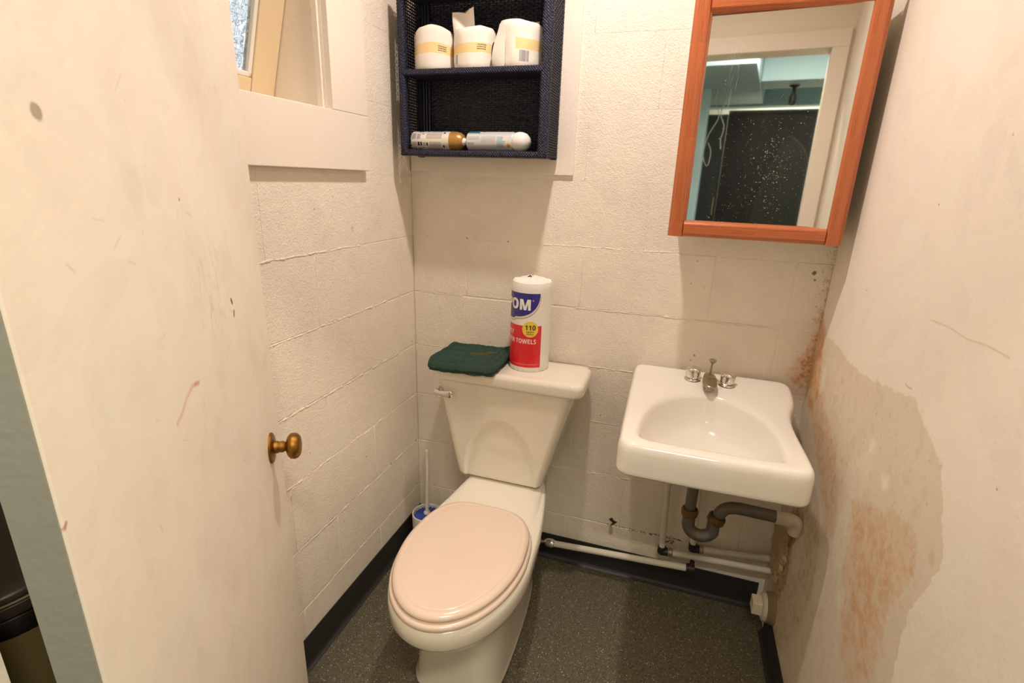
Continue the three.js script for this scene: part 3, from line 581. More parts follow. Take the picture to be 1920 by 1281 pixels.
  part(t, 'wrapper_base', loft([ring(R * 0.955, y0 + 0.0008, 0.0002), ring(R * 0.5, y0 + 0.0006, 0)], { capEnd: true }), M.paper);
  part(t, 'twist', tube([[x - 0.012, y0 + H + 0.012, z + 0.012], [x - 0.006, y0 + H + 0.016, z + 0.01], [x, y0 + H + 0.013, z + 0.006]], 0.0022, 10, 6), std({ color: '#3a4456', roughness: 0.5 }), 'dark printed scrap of the wrapper');
}
{ // folded green cloth: three layers of a square, thick rolled hems
  const y0 = 0.8212, terryN = tileNoise(128, 41);
  const terry = noiseTex(512, (u, v) => 0.7 * terryN(u, v) + 0.3 * nC(u, v), { repeat: 1 / 0.13 });
  const tint = canvasTex(1024, 1024, (c, W, H) => {                     // uv here is metres across x and z
    const k = W / 0.3, X = (x) => (x - 0.15) * k, Z = (z) => H - z * k;
    c.fillStyle = '#48695a'; c.fillRect(0, 0, W, H);
    for (let i = 0; i < 14000; i++) { c.fillStyle = rnd() < 0.55 ? 'rgba(10,30,20,0.30)' : 'rgba(92,150,112,0.28)'; c.fillRect(rnd() * W, rnd() * H, rr(1, 4), rr(2, 8)); }
    for (let i = 0; i < 420; i++) { const a = rr(-1, 1), x = 0.318 + a * 0.040 + rr(-0.004, 0.004), z = 0.112 - a * 0.020 + rr(-1, 1) * 0.013 * (1 - 0.6 * Math.abs(a)); c.fillStyle = `rgba(${rr(150, 190) | 0},${rr(112, 135) | 0},42,0.6)`; c.fillRect(X(x), Z(z), rr(4, 14), rr(3, 8)); }
    for (let i = 0; i < 260; i++) { c.fillStyle = 'rgba(135,120,40,0.25)'; c.fillRect(X(rr(0.35, 0.41)), Z(rr(0.04, 0.13)), rr(4, 12), rr(3, 8)); }
  }, { repeat: [1 / 0.3, 1 / 0.3], offset: [-0.15 / 0.3, 0] });
  const mat = std({ map: tint, roughness: 1, bumpMap: terry, bumpScale: 0.009 });
  const t = thing('folded_cloth', 'folded dark green terry cloth lying on the toilet tank', 'cloth', [0.29, y0, 0.14]);
  // one layer: a pad with a thick hem; C = four corners (front left, front right, back right, back left)
  function layer(C, base, thick, k, lift) {
    const nu = 90, nv = 72, pos = [], idx = [], P = C.map(([x, z]) => V(x, 0, z)), hemW = 0.011;
    const at = (u, v) => P[0].clone().lerp(P[1], u).lerp(P[3].clone().lerp(P[2], u), v);
    const drop = (q) => 0.75 * Math.max(0, q.z - 0.216) + 0.5 * Math.max(0, 0.17 - q.x);
    const sheet = (top) => {
      for (let j = 0; j <= nv; j++) for (let i = 0; i <= nu; i++) {
        const u = i / nu, v = j / nv, q = at(u, v), e = Math.min(u * 0.235, (1 - u) * 0.235, v * 0.195, (1 - v) * 0.195), ou = u - 0.5, ov = v - 0.5;
        const wob = 0.0042 * perlin.noise(q.x * 32 + k, q.z * 32, k * 3.1) + 0.0012 * perlin.noise(q.x * 140, q.z * 140, k);
        const cor = Math.max(0, Math.abs(2 * ou) ** 7 + Math.abs(2 * ov) ** 7 - 1); q.lerp(at(0.5, 0.5), 0.05 * cor);
        const edge = 1 - smooth(0, 0.02, e); q.x += wob * edge * Math.sign(ou) ; q.z -= wob * edge * Math.sign(ov) * 0.8;
        const roll = Math.sqrt(Math.max(0, 1 - (1 - clamp(e / 0.006)) ** 2)), hem = gauss((e - 0.007) / 0.0055), groove = gauss((e - 0.0175) / 0.0028);
        const quilt = Math.max(gauss((((q.x - 0.01) * 21 + 0.15 * perlin.noise(q.z * 20, k, 1)) % 1 - 0.5) / 0.10), gauss(((q.z * 22 + 0.15 * perlin.noise(q.x * 20, k, 2)) % 1 - 0.5) / 0.10)) * smooth(0.018, 0.026, e);
        const puff = 0.0022 * perlin.noise(q.x * 24, q.z * 24, 5 + k) + 0.0009 * perlin.noise(q.x * 120, q.z * 120, 2 + k);
        const mid = base + thick * 0.5 + lift(u, v) - drop(q);
        pos.push(q.x, y0 + mid + (top ? 1 : -1) * (thick * 0.5 + (top ? 0.0042 * hem - 0.0055 * groove - 0.0055 * quilt + 1.7 * puff : 0)) * roll, q.z);
      }
    };
    sheet(true); sheet(false); const n1 = (nu + 1) * (nv + 1);
    for (let j = 0; j < nv; j++) for (let i = 0; i < nu; i++) { const a = j * (nu + 1) + i, b = a + 1, c = a + nu + 1, d = c + 1; idx.push(a, b, d, a, d, c, n1 + a, n1 + d, n1 + b, n1 + a, n1 + c, n1 + d); }
    const g = new THREE.BufferGeometry(); g.setAttribute('position', new THREE.Float32BufferAttribute(pos, 3)); g.setIndex(idx); g.computeVertexNormals(); return boxUV(g);
  }
  part(t, 'fold', layer([[0.170, 0.236], [0.402, 0.228], [0.404, 0.04], [0.182, 0.048]], 0.0002, 0.012, 1, () => 0), mat);
  part(t, 'fold', layer([[0.164, 0.241], [0.406, 0.231], [0.407, 0.030], [0.178, 0.046]], 0.0124, 0.015, 2, (u, v) => 0.004 * v + 0.011 * smooth(0.8, 1, u) * smooth(0.6, 1, v)), mat);
}

// ---------------------------------------------------------------- toilet brush in the corner
{
  const x = 0.097, z = 0.122;
  const t = thing('brush_holder', 'white plastic toilet brush holder in the back corner', 'brush holder', [x, 0, z]);
  part(t, 'cup', turned([[0, 0.004], [0.052, 0.004], [0.0525, 0.162], [0.0535, 0.166], [0.0565, 0.167], [0.0575, 0.163], [0.0565, 0.1], [0.056, 0.02], [0.058, 0.006], [0.06, 0], [0, 0]].reverse(), [x, 0.0005, z], [0, 1, 0], 48), M.whitePlastic);
  const b = thing('toilet_brush', 'toilet brush with white handle and blue disc standing in its holder', 'brush', [x, 0.012, z]);
  const disc = part(b, 'disc', turned([[0, 0.146], [0.018, 0.149], [0.040, 0.147], [0.0485, 0.142], [0.0485, 0.136], [0, 0.134]].reverse(), [x, 0.012, z], [0, 1, 0], 40), M.bluePlastic, 'blue plastic disc');
  for (let i = 0; i < 18; i++) { const a = (i / 18) * Math.PI * 2; part(disc, 'rib', rod([x + 0.012 * Math.cos(a), 0.1615, z + 0.012 * Math.sin(a)], [x + 0.046 * Math.cos(a), 0.156, z + 0.046 * Math.sin(a)], 0.0022, 0.0034, 6), M.bluePlastic); }
  part(b, 'collar', turned([[0.013, 0], [0.0135, 0.008], [0.01, 0.014], [0.0075, 0.017]], [x, 0.158, z], [0, 1, 0]), M.whitePlastic);
  part(b, 'handle', tube([[x, 0.165, z], [x + 0.001, 0.25, z - 0.004], [x + 0.0005, 0.34, z - 0.01], [x - 0.004, 0.425, z - 0.018]], 0.0068, 30, 14), M.whitePlastic, 'white handle');
  part(b, 'handle_end', new THREE.SphereGeometry(0.0078, 16, 10).translate(x - 0.004, 0.425, z - 0.018), M.whitePlastic);
  part(b, 'bristles', turned([[0, 0], [0.03, 0.004], [0.036, 0.03], [0.036, 0.09], [0.02, 0.125], [0, 0.13]], [x, 0.012, z], [0, 1, 0]), M.whitePlastic);
}

// ---------------------------------------------------------------- wall-hung sink
const sinkTop = (z) => 0.856 - 0.052 * clamp(z / 0.49);
{
  const t = thing('sink', 'white wall-hung sink with a notched side', 'sink', [1.045, 0.715, 0]);
  const N = 200, C = V(1.043, 0, 0.33);
  // outer outline: straight left side, shoulder and hollow on the right
  const outline = (() => {
    const P = [], arc = (cx, cz, r, a0, a1, n = 10) => { for (let i = 0; i <= n; i++) { const a = lerp(a0, a1, i / n); P.push([cx + r * Math.cos(a), cz + r * Math.sin(a)]); } };
    const h = Math.PI / 2;
    arc(0.848, 0.034, 0.03, Math.PI, Math.PI + h);                       // back left
    P.push([0.95, 0.004], [1.05, 0.004], [1.15, 0.004]);
    arc(1.243, 0.046, 0.042, -h, 0);                                     // back right
    P.push([1.285, 0.08], [1.2835, 0.115], [1.278, 0.15], [1.268, 0.185], [1.2605, 0.22], [1.2575, 0.26], [1.259, 0.3], [1.263, 0.34], [1.268, 0.385], [1.2725, 0.43]);
    arc(1.239, 0.457, 0.035, 0, h);                                      // front right
    P.push([1.16, 0.4945], [1.05, 0.4965], [0.94, 0.496]);
    arc(0.862, 0.455, 0.04, h, Math.PI);                                 // front left
    P.push([0.8205, 0.4], [0.8195, 0.3], [0.8185, 0.2], [0.818, 0.1]);
    return new THREE.CatmullRomCurve3(P.map(([a, b]) => V(a, 0, b)), true, 'centripetal').getSpacedPoints(1600);
  })();
  const bowlLine = (() => {
    const P = [], zf = 0.452, xl = 0.868, xr = 1.216, cx = 1.041;
    for (let i = 0; i <= 40; i++) { const a = Math.PI * (i / 40), c = Math.cos(a), s = Math.sin(a); const x = cx - (c > 0 ? cx - xl : xr - cx) * c * (c < 0 ? 1 : 1), k = Math.pow(s, 0.93); P.push([x, 0.418 - (0.418 - 0.157) * k * lerp(1, 0.97, Math.abs(c))]); }
    P.push([xr - 0.0005, 0.43], [xr - 0.008, 0.446], [xr - 0.025, 0.453], [1.12, 0.4565], [1.04, 0.457], [0.96, 0.4565], [xl + 0.025, 0.453], [xl + 0.008, 0.446], [xl + 0.0005, 0.432]);
    return new THREE.CatmullRomCurve3(P.map(([a, b]) => V(a, 0, b)), true, 'centripetal').getSpacedPoints(1600);
  })();
  const byAngle = (line) => { const o = []; const L = line.map((q) => [Math.atan2(q.z - C.z, q.x - C.x), q]).sort((a, b) => a[0] - b[0]); let k = 0; for (let i = 0; i < N; i++) { const a = -Math.PI + (i + 0.5) / N * 2 * Math.PI; while (k < L.length - 1 && L[k][0] < a) k++; o.push(L[k][1].clone()); } return o; };
  // corners need more points than equal angles give: sample the outer line by length, the bowl line at the same angles
  const outer = []; for (let i = 0; i < N; i++) outer.push(outline[Math.round(i / N * 1600) % 1600].clone());
  const bl = bowlLine.map((q) => [Math.atan2(q.z - C.z, q.x - C.x), q]);
  const inner = outer.map((q) => { const a = Math.atan2(q.z - C.z, q.x - C.x); let best = null, bd = 9; for (const [b, w] of bl) { let d = Math.abs(a - b); d = Math.min(d, 2 * Math.PI - d); if (d < bd) { bd = d; best = w; } } return best.clone(); });
  for (let s = 0; s < 3; s++) { const cp = inner.map((q) => q.clone()); inner.forEach((q, i) => q.copy(cp[i]).multiplyScalar(0.5).addScaledVector(cp[(i + 1) % N], 0.25).addScaledVector(cp[(i + N - 1) % N], 0.25)); }
  const nrm = outer.map((q, i) => { const a = outer[(i + N - 2) % N], b = outer[(i + 2) % N], d = b.clone().sub(a).normalize(); return V(d.z, 0, -d.x); });
  const sgn = nrm[0].dot(outer[0].clone().sub(C)) > 0 ? 1 : -1;
  const off = (d, yf) => outer.map((q, i) => { const w = q.clone().addScaledVector(nrm[i], -sgn * d); w.z = Math.max(w.z, 0.004); w.y = yf(w); return w; });
  const bowlR = (s, dy, dz = 0) => inner.map((q) => { const w = V(lerp(1.043, q.x, s), 0, lerp(0.335, q.z, s) + dz); w.y = sinkTop(q.z) * s * s + 0.825 * (1 - s * s) + dy; return w; });
  const low = 0.7155;
  const rim = off(0.018, (w) => sinkTop(w.z));
  const mid = (f, dy) => rim.map((q, i) => { const w = q.clone().lerp(inner[i], f); w.y = sinkTop(w.z) + dy; return w; });
  const rings = [off(0.045, () => low + 0.02), off(0.03, () => low + 0.012), off(0.012, () => low + 0.0015), off(0.005, () => low), off(0.001, () => low + 0.006), off(0, () => low + 0.014),
    off(0, (w) => lerp(low, sinkTop(w.z), 0.5)), off(0.0005, (w) => sinkTop(w.z) - 0.022), off(0.003, (w) => sinkTop(w.z) - 0.011), off(0.007, (w) => sinkTop(w.z) - 0.004), off(0.012, (w) => sinkTop(w.z) - 0.0008), rim, mid(0.35, 0), mid(0.7, -0.0005), mid(0.92, -0.002),
    bowlR(0.985, -0.007), bowlR(0.965, -0.016), bowlR(0.94, -0.032), bowlR(0.90, -0.055), bowlR(0.83, -0.08), bowlR(0.72, -0.099), bowlR(0.55, -0.11), bowlR(0.36, -0.116), bowlR(0.18, -0.1195), bowlR(0.06, -0.121)];
  rings.forEach((r) => r.reverse());
  let g = loft(rings, { capEnd: true });
  const vol = (() => { const p = g.attributes.position; let s = 0; for (let i = 0; i < p.count; i += 3) s += V(p.getX(i), p.getY(i), p.getZ(i)).dot(V(p.getX(i + 1), p.getY(i + 1), p.getZ(i + 1)).cross(V(p.getX(i + 2), p.getY(i + 2), p.getZ(i + 2)))); return s; })();
  part(t, 'basin', vol < 0 ? fixWinding(g) : g, M.sinkChina);
  // bulge of the bowl below
  part(t, 'bowl_underside', loft([0.0, 0.3, 0.55, 0.75, 0.88, 0.96, 1].map((s) => { const o = []; for (let i = 0; i < 48; i++) { const a = -(i / 48) * Math.PI * 2; o.push(V(1.043 + 0.165 * Math.max(s, 0.02) * Math.cos(a), 0.69 + 0.045 * s * s, 0.31 + 0.13 * Math.max(s, 0.02) * Math.sin(a))); } return o; })), M.sinkChina);
  part(t, 'drain_ring', turned([[0.006, 0.001], [0.018, 0.002], [0.021, 0.0005], [0.021, -0.004]].reverse(), [1.043, 0.705, 0.335], [0, 1, 0]), M.dullChrome);
}
// faucet
{
  const x = 1.046, z = 0.098, y = sinkTop(z) - 0.002;
  const t = thing('faucet', 'worn chrome basin faucet with two star handles and drain rod', 'faucet', [x, y, z]);
  const sec = (zz, hw, y0, y1, n = 3.2) => { const o = []; for (let i = 0; i < 28; i++) { const a = (i / 28) * Math.PI * 2, c = Math.cos(a), s = Math.sin(a); o.push(V(x + hw * Math.sign(c) * Math.abs(c) ** (2 / n), (y0 + y1) / 2 + (y1 - y0) / 2 * Math.sign(s) * Math.abs(s) ** (2 / n), zz)); } return o; };
  part(t, 'spout', loft([sec(z - 0.022, 0.013, y, y + 0.026), sec(z - 0.016, 0.0165, y - 0.001, y + 0.033), sec(z + 0.005, 0.0185, y - 0.001, y + 0.036), sec(z + 0.026, 0.0205, y + 0.006, y + 0.036), sec(z + 0.05, 0.0205, y + 0.010, y + 0.031, 2.6), sec(z + 0.066, 0.0175, y + 0.012, y + 0.027, 2.2), sec(z + 0.074, 0.011, y + 0.014, y + 0.024, 2), sec(z + 0.077, 0.004, y + 0.017, y + 0.021, 2)], { capStart: true, capEnd: true }), M.dullChrome);
  part(t, 'spout_plate', rbox(x - 0.012, x + 0.014, y + 0.0315, y + 0.0365, z + 0.014, z + 0.033, 0.002), M.dullChrome);
  part(t, 'aerator', rod([x, y + 0.003, z + 0.054], [x, y + 0.016, z + 0.054], 0.0105), M.dullChrome);
  const r = part(t, 'drain_rod', rod([x + 0.001, y + 0.03, z - 0.012], [x + 0.003, y + 0.064, z - 0.012], 0.0028), M.dullChrome);
  part(r, 'pull_knob', turned([[0, 0], [0.0035, 0.001], [0.0105, 0.011], [0.0108, 0.0135], [0.008, 0.0155], [0, 0.016]], [x + 0.003, y + 0.062, z - 0.012], [0.05, 1, 0]), M.dullChrome);
}
const tapSet = scene.children.find((o) => o.name === 'faucet');
for (const [x, z, turn, name] of [[1.0, 0.075, 0.3, 'chrome faucet handle between towel roll side and spout'], [1.098, 0.085, 0.0, 'chrome faucet handle on the stained wall side of the spout']]) {
  const y = sinkTop(z) - 0.001;
  const t = new THREE.Group(); t.name = 'handle'; t.position.set(x, y, z).sub(tapSet.position); tapSet.add(t);
  part(t, 'flange', turned([[0, 0.006], [0.021, 0.006], [0.0245, 0.003], [0.0255, 0]].reverse(), [x, y, z], [0, 1, 0], 36), M.chrome);
  const star = (yy, R, k, p) => { const o = []; for (let i = 0; i < 100; i++) { const a = (i / 100) * Math.PI * 2, l = Math.abs(Math.cos(2.5 * (a + turn))); o.push(V(x + R * (1 - k * (1 - l ** p)) * Math.cos(a), yy, z + R * (1 - k * (1 - l ** p)) * Math.sin(a))); } return o.reverse(); };
  part(t, 'grip', loft([star(y + 0.006, 0.021, 0.05, 1), star(y + 0.011, 0.0225, 0.14, 1.2), star(y + 0.02, 0.0235, 0.24, 1.4), star(y + 0.029, 0.0235, 0.27, 1.5), star(y + 0.034, 0.0225, 0.27, 1.5), star(y + 0.0375, 0.0185, 0.2, 1.4), star(y + 0.039, 0.014, 0.06, 1.2), star(y + 0.0393, 0.006, 0, 1)], { capStart: true, capEnd: true }), M.chrome);
  part(t, 'index_button', turned([[0, 0.0012], [0.003, 0.0012], [0.0042, 0.0005], [0.0042, -0.001]].reverse(), [x, y + 0.0395, z], [0, 1, 0]), std({ color: x < 1.05 ? '#8f9aa6' : '#c98a6a', roughness: 0.4 }));
}

// ---------------------------------------------------------------- plumbing under the sink
const nutGeo = (at, dir, r = 0.024, h = 0.018) => turned([[r * 0.78, -h * 0.7], [r * 0.96, -h * 0.62], [r, -h * 0.4], [r, h * 0.3], [r * 0.94, h * 0.5], [r * 0.8, h * 0.62]], at, dir, 12);
{
  const z = 0.25, t = thing('drain_trap', 'grey metal P-trap under the sink with rusty slip nuts', 'drain trap', [1.04, 0.4, z]);
  const r = 0.0175;
  part(t, 'tailpiece', tube([[1.043, 0.689, 0.31], [1.0425, 0.66, 0.306], [1.039, 0.62, 0.272], [1.0365, 0.59, 0.252], [1.036, 0.49, z]], r * 0.92, 40, 18), M.greyPipe);
  part(t, 'slip_nut', nutGeo([1.0365, 0.494, z], [0, 1, 0], 0.0245), M.nut, 'rusty brass slip nut');
  const U = []; U.push([1.037, 0.50, z], [1.037, 0.465, z]); for (let i = 0; i <= 10; i++) { const a = Math.PI + (i / 10) * Math.PI * 0.86; U.push([1.0735 + 0.0365 * Math.cos(a), 0.455 + 0.0365 * Math.sin(a), z]); } U.push([1.107, 0.475, z], [1.112, 0.49, z]);
  part(t, 'u_bend', tube(U, r * 1.06, 60, 20), M.greyPipe);
  part(t, 'slip_nut', nutGeo([1.112, 0.487, z], [0.3, 1, 0], 0.0255), M.nut, 'rusty brass slip nut');
  part(t, 'trap_arm', tube([[1.112, 0.485, z], [1.118, 0.505, z], [1.128, 0.522, z], [1.145, 0.532, z], [1.17, 0.535, z], [1.22, 0.534, z], [1.285, 0.532, z]], r, 60, 20), M.greyPipe);
  part(t, 'wall_elbow', merge([rod([1.262, 0.532, z], [1.305, 0.530, z], 0.0195, 0.0195).toNonIndexed(), tube([[1.29, 0.531, z], [1.308, 0.529, z - 0.003], [1.318, 0.52, z - 0.007], [1.321, 0.5, z - 0.012], [1.321, 0.482, z - 0.016]], 0.0175, 24, 16).toNonIndexed()]), M.plug, 'cream painted elbow at the wall');
}
function waterPipe(name, label, pts, elbowAt, r, extra) {
  const t = thing(name, label, 'water pipe', pts[0]);
  for (let i = 0; i < pts.length - 1; i++) part(t, 'pipe', rod(pts[i], pts[i + 1], r), M.whitePipe);
  elbowAt.forEach(([p, a, b]) => part(t, 'elbow', merge([rod(p, V(...p).addScaledVector(V(...a), 0.02).toArray(), r * 1.35).toNonIndexed(), rod(p, V(...p).addScaledVector(V(...b), 0.022).toArray(), r * 1.35).toNonIndexed(), new THREE.SphereGeometry(r * 1.38, 14, 10).translate(...p).toNonIndexed()]), M.blackFitting, 'blackened elbow fitting'));
  if (extra) extra(t);
  return t;
}
waterPipe('supply_pipe', 'white painted water pipe dropping from sink, left of the trap', [[0.964, 0.712, 0.045], [0.982, 0.176, 0.045], [1.333, 0.203, 0.055]], [[[0.982, 0.176, 0.045], [0, 1, 0], [1, 0.08, 0]]], 0.0105, (t) => {
  part(t, 'ring', nutGeo([1.013, 0.179, 0.046], [1, 0.08, 0], 0.0155, 0.01), M.dullChrome);
});
waterPipe('supply_pipe', 'white painted water pipe dropping behind the trap bend', [[1.061, 0.712, 0.035], [1.083, 0.208, 0.035], [1.333, 0.232, 0.03]], [[[1.083, 0.208, 0.035], [0, 1, 0], [1, 0.1, 0]]], 0.0105, (t) => {
  part(t, 'ring', nutGeo([1.112, 0.211, 0.035], [1, 0.1, 0], 0.0155, 0.01), M.dullChrome);
});
waterPipe('toilet_supply_pipe', 'long white painted pipe running low from the toilet along the wall', [[0.597, 0.107, 0.055], [1.075, 0.138, 0.055]], [], 0.0115, (t) => {
  part(t, 'stop_valve', turned([[0.006, -0.022], [0.011, -0.018], [0.0155, -0.008], [0.0165, 0.004], [0.0155, 0.014], [0.012, 0.02]], [0.578, 0.106, 0.055], [1, 0.06, 0], 16), M.chrome, 'chrome compression valve');
  part(t, 'riser', tube([[0.56, 0.105, 0.055], [0.54, 0.104, 0.056], [0.51, 0.106, 0.06], [0.49, 0.12, 0.065]], 0.006, 20, 10), M.dullChrome);
  part(t, 'end_coupling', merge([rod([1.07, 0.138, 0.055], [1.098, 0.140, 0.055], 0.0165, 0.0165, 10).toNonIndexed(), rod([1.085, 0.139, 0.055], [1.088, 0.168, 0.05], 0.008, 0.008, 10).toNonIndexed()]), M.blackFitting, 'blackened end coupling');
});
{ // cleanout plug in the right wall
  const y = 0.142, z = 0.155, t = thing('cleanout_plug', 'cream drain cleanout plug with square head low on the stained wall', 'drain plug', [ROOM_W, y, z]);
  part(t, 'collar', turned([[0.052, -0.004], [0.05, 0.006], [0.049, 0.012], [0.0465, 0.016], [0.0475, 0.019], [0.045, 0.024], [0.02, 0.026]].reverse(), [ROOM_W, y, z], [-1, 0, 0], 40), M.putty, 'crusty threaded collar');
  part(t, 'cap', turned([[0.0, 0.036], [0.036, 0.036], [0.0435, 0.033], [0.0445, 0.028], [0.0445, 0.024]].reverse(), [ROOM_W, y, z], [-1, 0, 0], 40), M.plug);
  part(t, 'square_head', rbox(ROOM_W - 0.064, ROOM_W - 0.034, y - 0.022, y + 0.022, z - 0.022, z + 0.022, 0.003), M.plug);
}
{ // broken plaster between the pipes and the wall corner
  const nu = 46, nv = 64, pos = [], idx = [];
  for (let j = 0; j <= nv; j++) for (let i = 0; i <= nu; i++) {
    const z = 0.004 + 0.2 * i / nu, y = 0.19 + 0.27 * j / nv, q = perlin.noise(z * 26, y * 26, 2) + 0.6 * perlin.noise(z * 70, y * 70, 5) + 0.35 * perlin.noise(z * 190, y * 190, 8);
    const mask = smooth(1.05, 0.6, Math.hypot((z - 0.08) / 0.10, (y - 0.325) / 0.125)), h = 0.011 * smooth(-0.1, 0.5, q * 0.8 + mask - 0.35) * smooth(0, 0.3, mask) + 0.002 * q * mask;
    pos.push(ROOM_W + 0.0015 - Math.max(0, h), y, z);
  }
  for (let j = 0; j < nv; j++) for (let i = 0; i < nu; i++) { const a = j * (nu + 1) + i, b = a + 1, c = a + nu + 1, d = c + 1; idx.push(a, b, d, a, d, c); }
  const g = new THREE.BufferGeometry(); g.setAttribute('position', new THREE.Float32BufferAttribute(pos, 3)); g.setIndex(idx); g.computeVertexNormals();
  single('broken_plaster', boxUV(g), M.putty, 'crumbling plaster patch in the corner under the sink drain', 'plaster');
}

// ---------------------------------------------------------------- navy wicker wall shelf
const SH = { x0: 0.043, x1: 0.517, y0: 1.482, y1: 1.945, z0: 0.010, z1: 0.146, mid: 1.716 };
{
  const t = thing('wicker_shelf', 'navy blue wicker wall shelf with two open compartments', 'shelf', [(SH.x0 + SH.x1) / 2, SH.y0, SH.z0]);
  const pw = 0.030;
  // woven panel in the plane of two axes: stakes and strands passing over and under them
  function weave(a0, a1, b0, b1, at, plane, gap = 0.0115, pitch = 0.0062) {
    const list = [], P = (a, b, h) => (plane === 'z' ? V(a, b, at + h) : V(at + h, b, a)), n = Math.round((a1 - a0) / gap), m = Math.round((b1 - b0) / pitch);
    for (let i = 0; i <= n; i++) { const a = lerp(a0, a1, i / n); list.push(rod(P(a, b0, 0).toArray(), P(a, b1, 0).toArray(), 0.0016, 0.0016, 5)); }
    const pos = [], idx = [];
    for (let j = 0; j < m; j++) {
      const b = lerp(b0, b1, (j + 0.5) / m), base = pos.length / 3, K = n * 2, hw = 0.0025;
      for (let k = 0; k <= K; k++) {
        const a = lerp(a0, a1, k / K), h = 0.0022 * Math.cos(Math.PI * (k / 2 + j)), db = 0.0005 * perlin.noise(a * 90, j * 1.7, 1);
        for (const [dh, dbb] of [[0.0016, 0], [0, hw], [-0.0016, 0], [0, -hw]]) { const q = P(a, b + dbb + db, h + dh); pos.push(q.x, q.y, q.z); }
      }
      for (let k = 0; k < K; k++) for (let c = 0; c < 4; c++) { const A = base + k * 4 + c, B = base + k * 4 + (c + 1) % 4, C2 = A + 4, D = B + 4; plane === 'z' ? idx.push(A, D, B, A, C2, D) : idx.push(A, B, D, A, D, C2); }
    }
    let g = new THREE.BufferGeometry(); g.setAttribute('position', new THREE.Float32BufferAttribute(pos, 3)); g.setIndex(idx); g.computeVertexNormals();
    list.push(boxUV(g)); return merge(list.map((q) => boxUV(q)));
  }
  // posts with the wrapped, knotted look of cane binding
  function wrapped(a, b, hx, hz) {
    const A = V(...a), B = V(...b), L = A.distanceTo(B), d = B.clone().sub(A).normalize(), n = Math.round(L / 0.0085), S = [];
    const u = Math.abs(d.y) > 0.5 ? V(1, 0, 0) : Math.abs(d.x) > 0.5 ? V(0, 1, 0) : V(1, 0, 0), w = d.clone().cross(u);
    for (let i = 0; i <= n * 2; i++) {
      const c = A.clone().lerp(B, i / (n * 2)), o = [];
      for (let k = 0; k < 24; k++) {
        const q = (k / 24) * Math.PI * 2, ca = Math.cos(q), sa = Math.sin(q), bump = 1 + 0.10 * Math.cos(Math.PI * (i + 0.5 * k)) + 0.05 * perlin.noise(i * 0.7, k * 0.9, 2);
        o.push(c.clone().addScaledVector(u, hx * bump * Math.sign(ca) * Math.abs(ca) ** 0.55).addScaledVector(w, hz * bump * Math.sign(sa) * Math.abs(sa) ** 0.55));
      }
      S.push(o.reverse());
    }
    let g = loft(S, { capStart: true, capEnd: true });
    return g;
  }
  const hz = 0.011, zf = SH.z1 - hz;
  part(t, 'post', wrapped([SH.x0 + 0.0115, SH.y0, zf], [SH.x0 + 0.0115, SH.y1, zf], 0.0105, hz), M.wickerPost);
  part(t, 'post', wrapped([SH.x1 - 0.015, SH.y0, zf], [SH.x1 - 0.015, SH.y1, zf], 0.0145, hz), M.wickerPost);
  for (const x of [SH.x0 + 0.010, SH.x1 - 0.010]) part(t, 'post', wrapped([x, SH.y0, SH.z0 + 0.012], [x, SH.y1, SH.z0 + 0.012], 0.0095, 0.010), M.wickerPost);
  part(t, 'rail', wrapped([SH.x0 + 0.01, SH.y0 + 0.0085, zf + 0.001], [SH.x1 - 0.01, SH.y0 + 0.0085, zf + 0.001], 0.0085, hz), M.wickerPost);
  part(t, 'rail', wrapped([SH.x0 + 0.01, SH.mid, zf + 0.0], [SH.x1 - 0.02, SH.mid, zf + 0.0], 0.0088, hz), M.wickerPost);
  part(t, 'rail', wrapped([SH.x0 + 0.01, SH.y1 - 0.012, zf + 0.001], [SH.x1 - 0.01, SH.y1 - 0.012, zf + 0.001], 0.014, hz), M.wickerPost);
  part(t, 'side_panel', weave(SH.z0 + 0.004, SH.z1 - 0.006, SH.y0 + 0.004, SH.y1 - 0.004, SH.x1 - 0.0035, 'x', 0.0095, 0.0068), M.wicker);
  part(t, 'side_panel', weave(SH.z0 + 0.02, SH.z1 - 0.018, SH.y0 + 0.004, SH.y1 - 0.004, SH.x0 + 0.005, 'x', 0.0105, 0.0085), M.wicker);
  part(t, 'back_panel', weave(SH.x0 + 0.012, SH.x1 - 0.012, SH.y0 + 0.004, SH.y1 - 0.004, SH.z0 + 0.006, 'z'), M.wicker);
  for (const u of [0.024, 0.034, 0.044]) part(t, 'back_slat', rod([SH.x0 + u, SH.y0 + 0.01, SH.z0 + 0.016], [SH.x0 + u, SH.y1 - 0.01, SH.z0 + 0.016], 0.0046, 0.0046, 10), M.wicker);
  part(t, 'shelf_board', rbox(SH.x0 + 0.012, SH.x1 - 0.012, SH.mid - 0.006, SH.mid + 0.0065, SH.z0 + 0.012, zf, 0.003), M.wickerPost);
  part(t, 'shelf_board', rbox(SH.x0 + 0.012, SH.x1 - 0.012, SH.y0 + 0.002, SH.y0 + 0.0145, SH.z0 + 0.012, zf, 0.003), M.wickerPost);
  part(t, 'shelf_board', rbox(SH.x0 + 0.012, SH.x1 - 0.012, SH.y1 - 0.02, SH.y1 - 0.006, SH.z0 + 0.012, zf, 0.003), M.wickerPost);
}
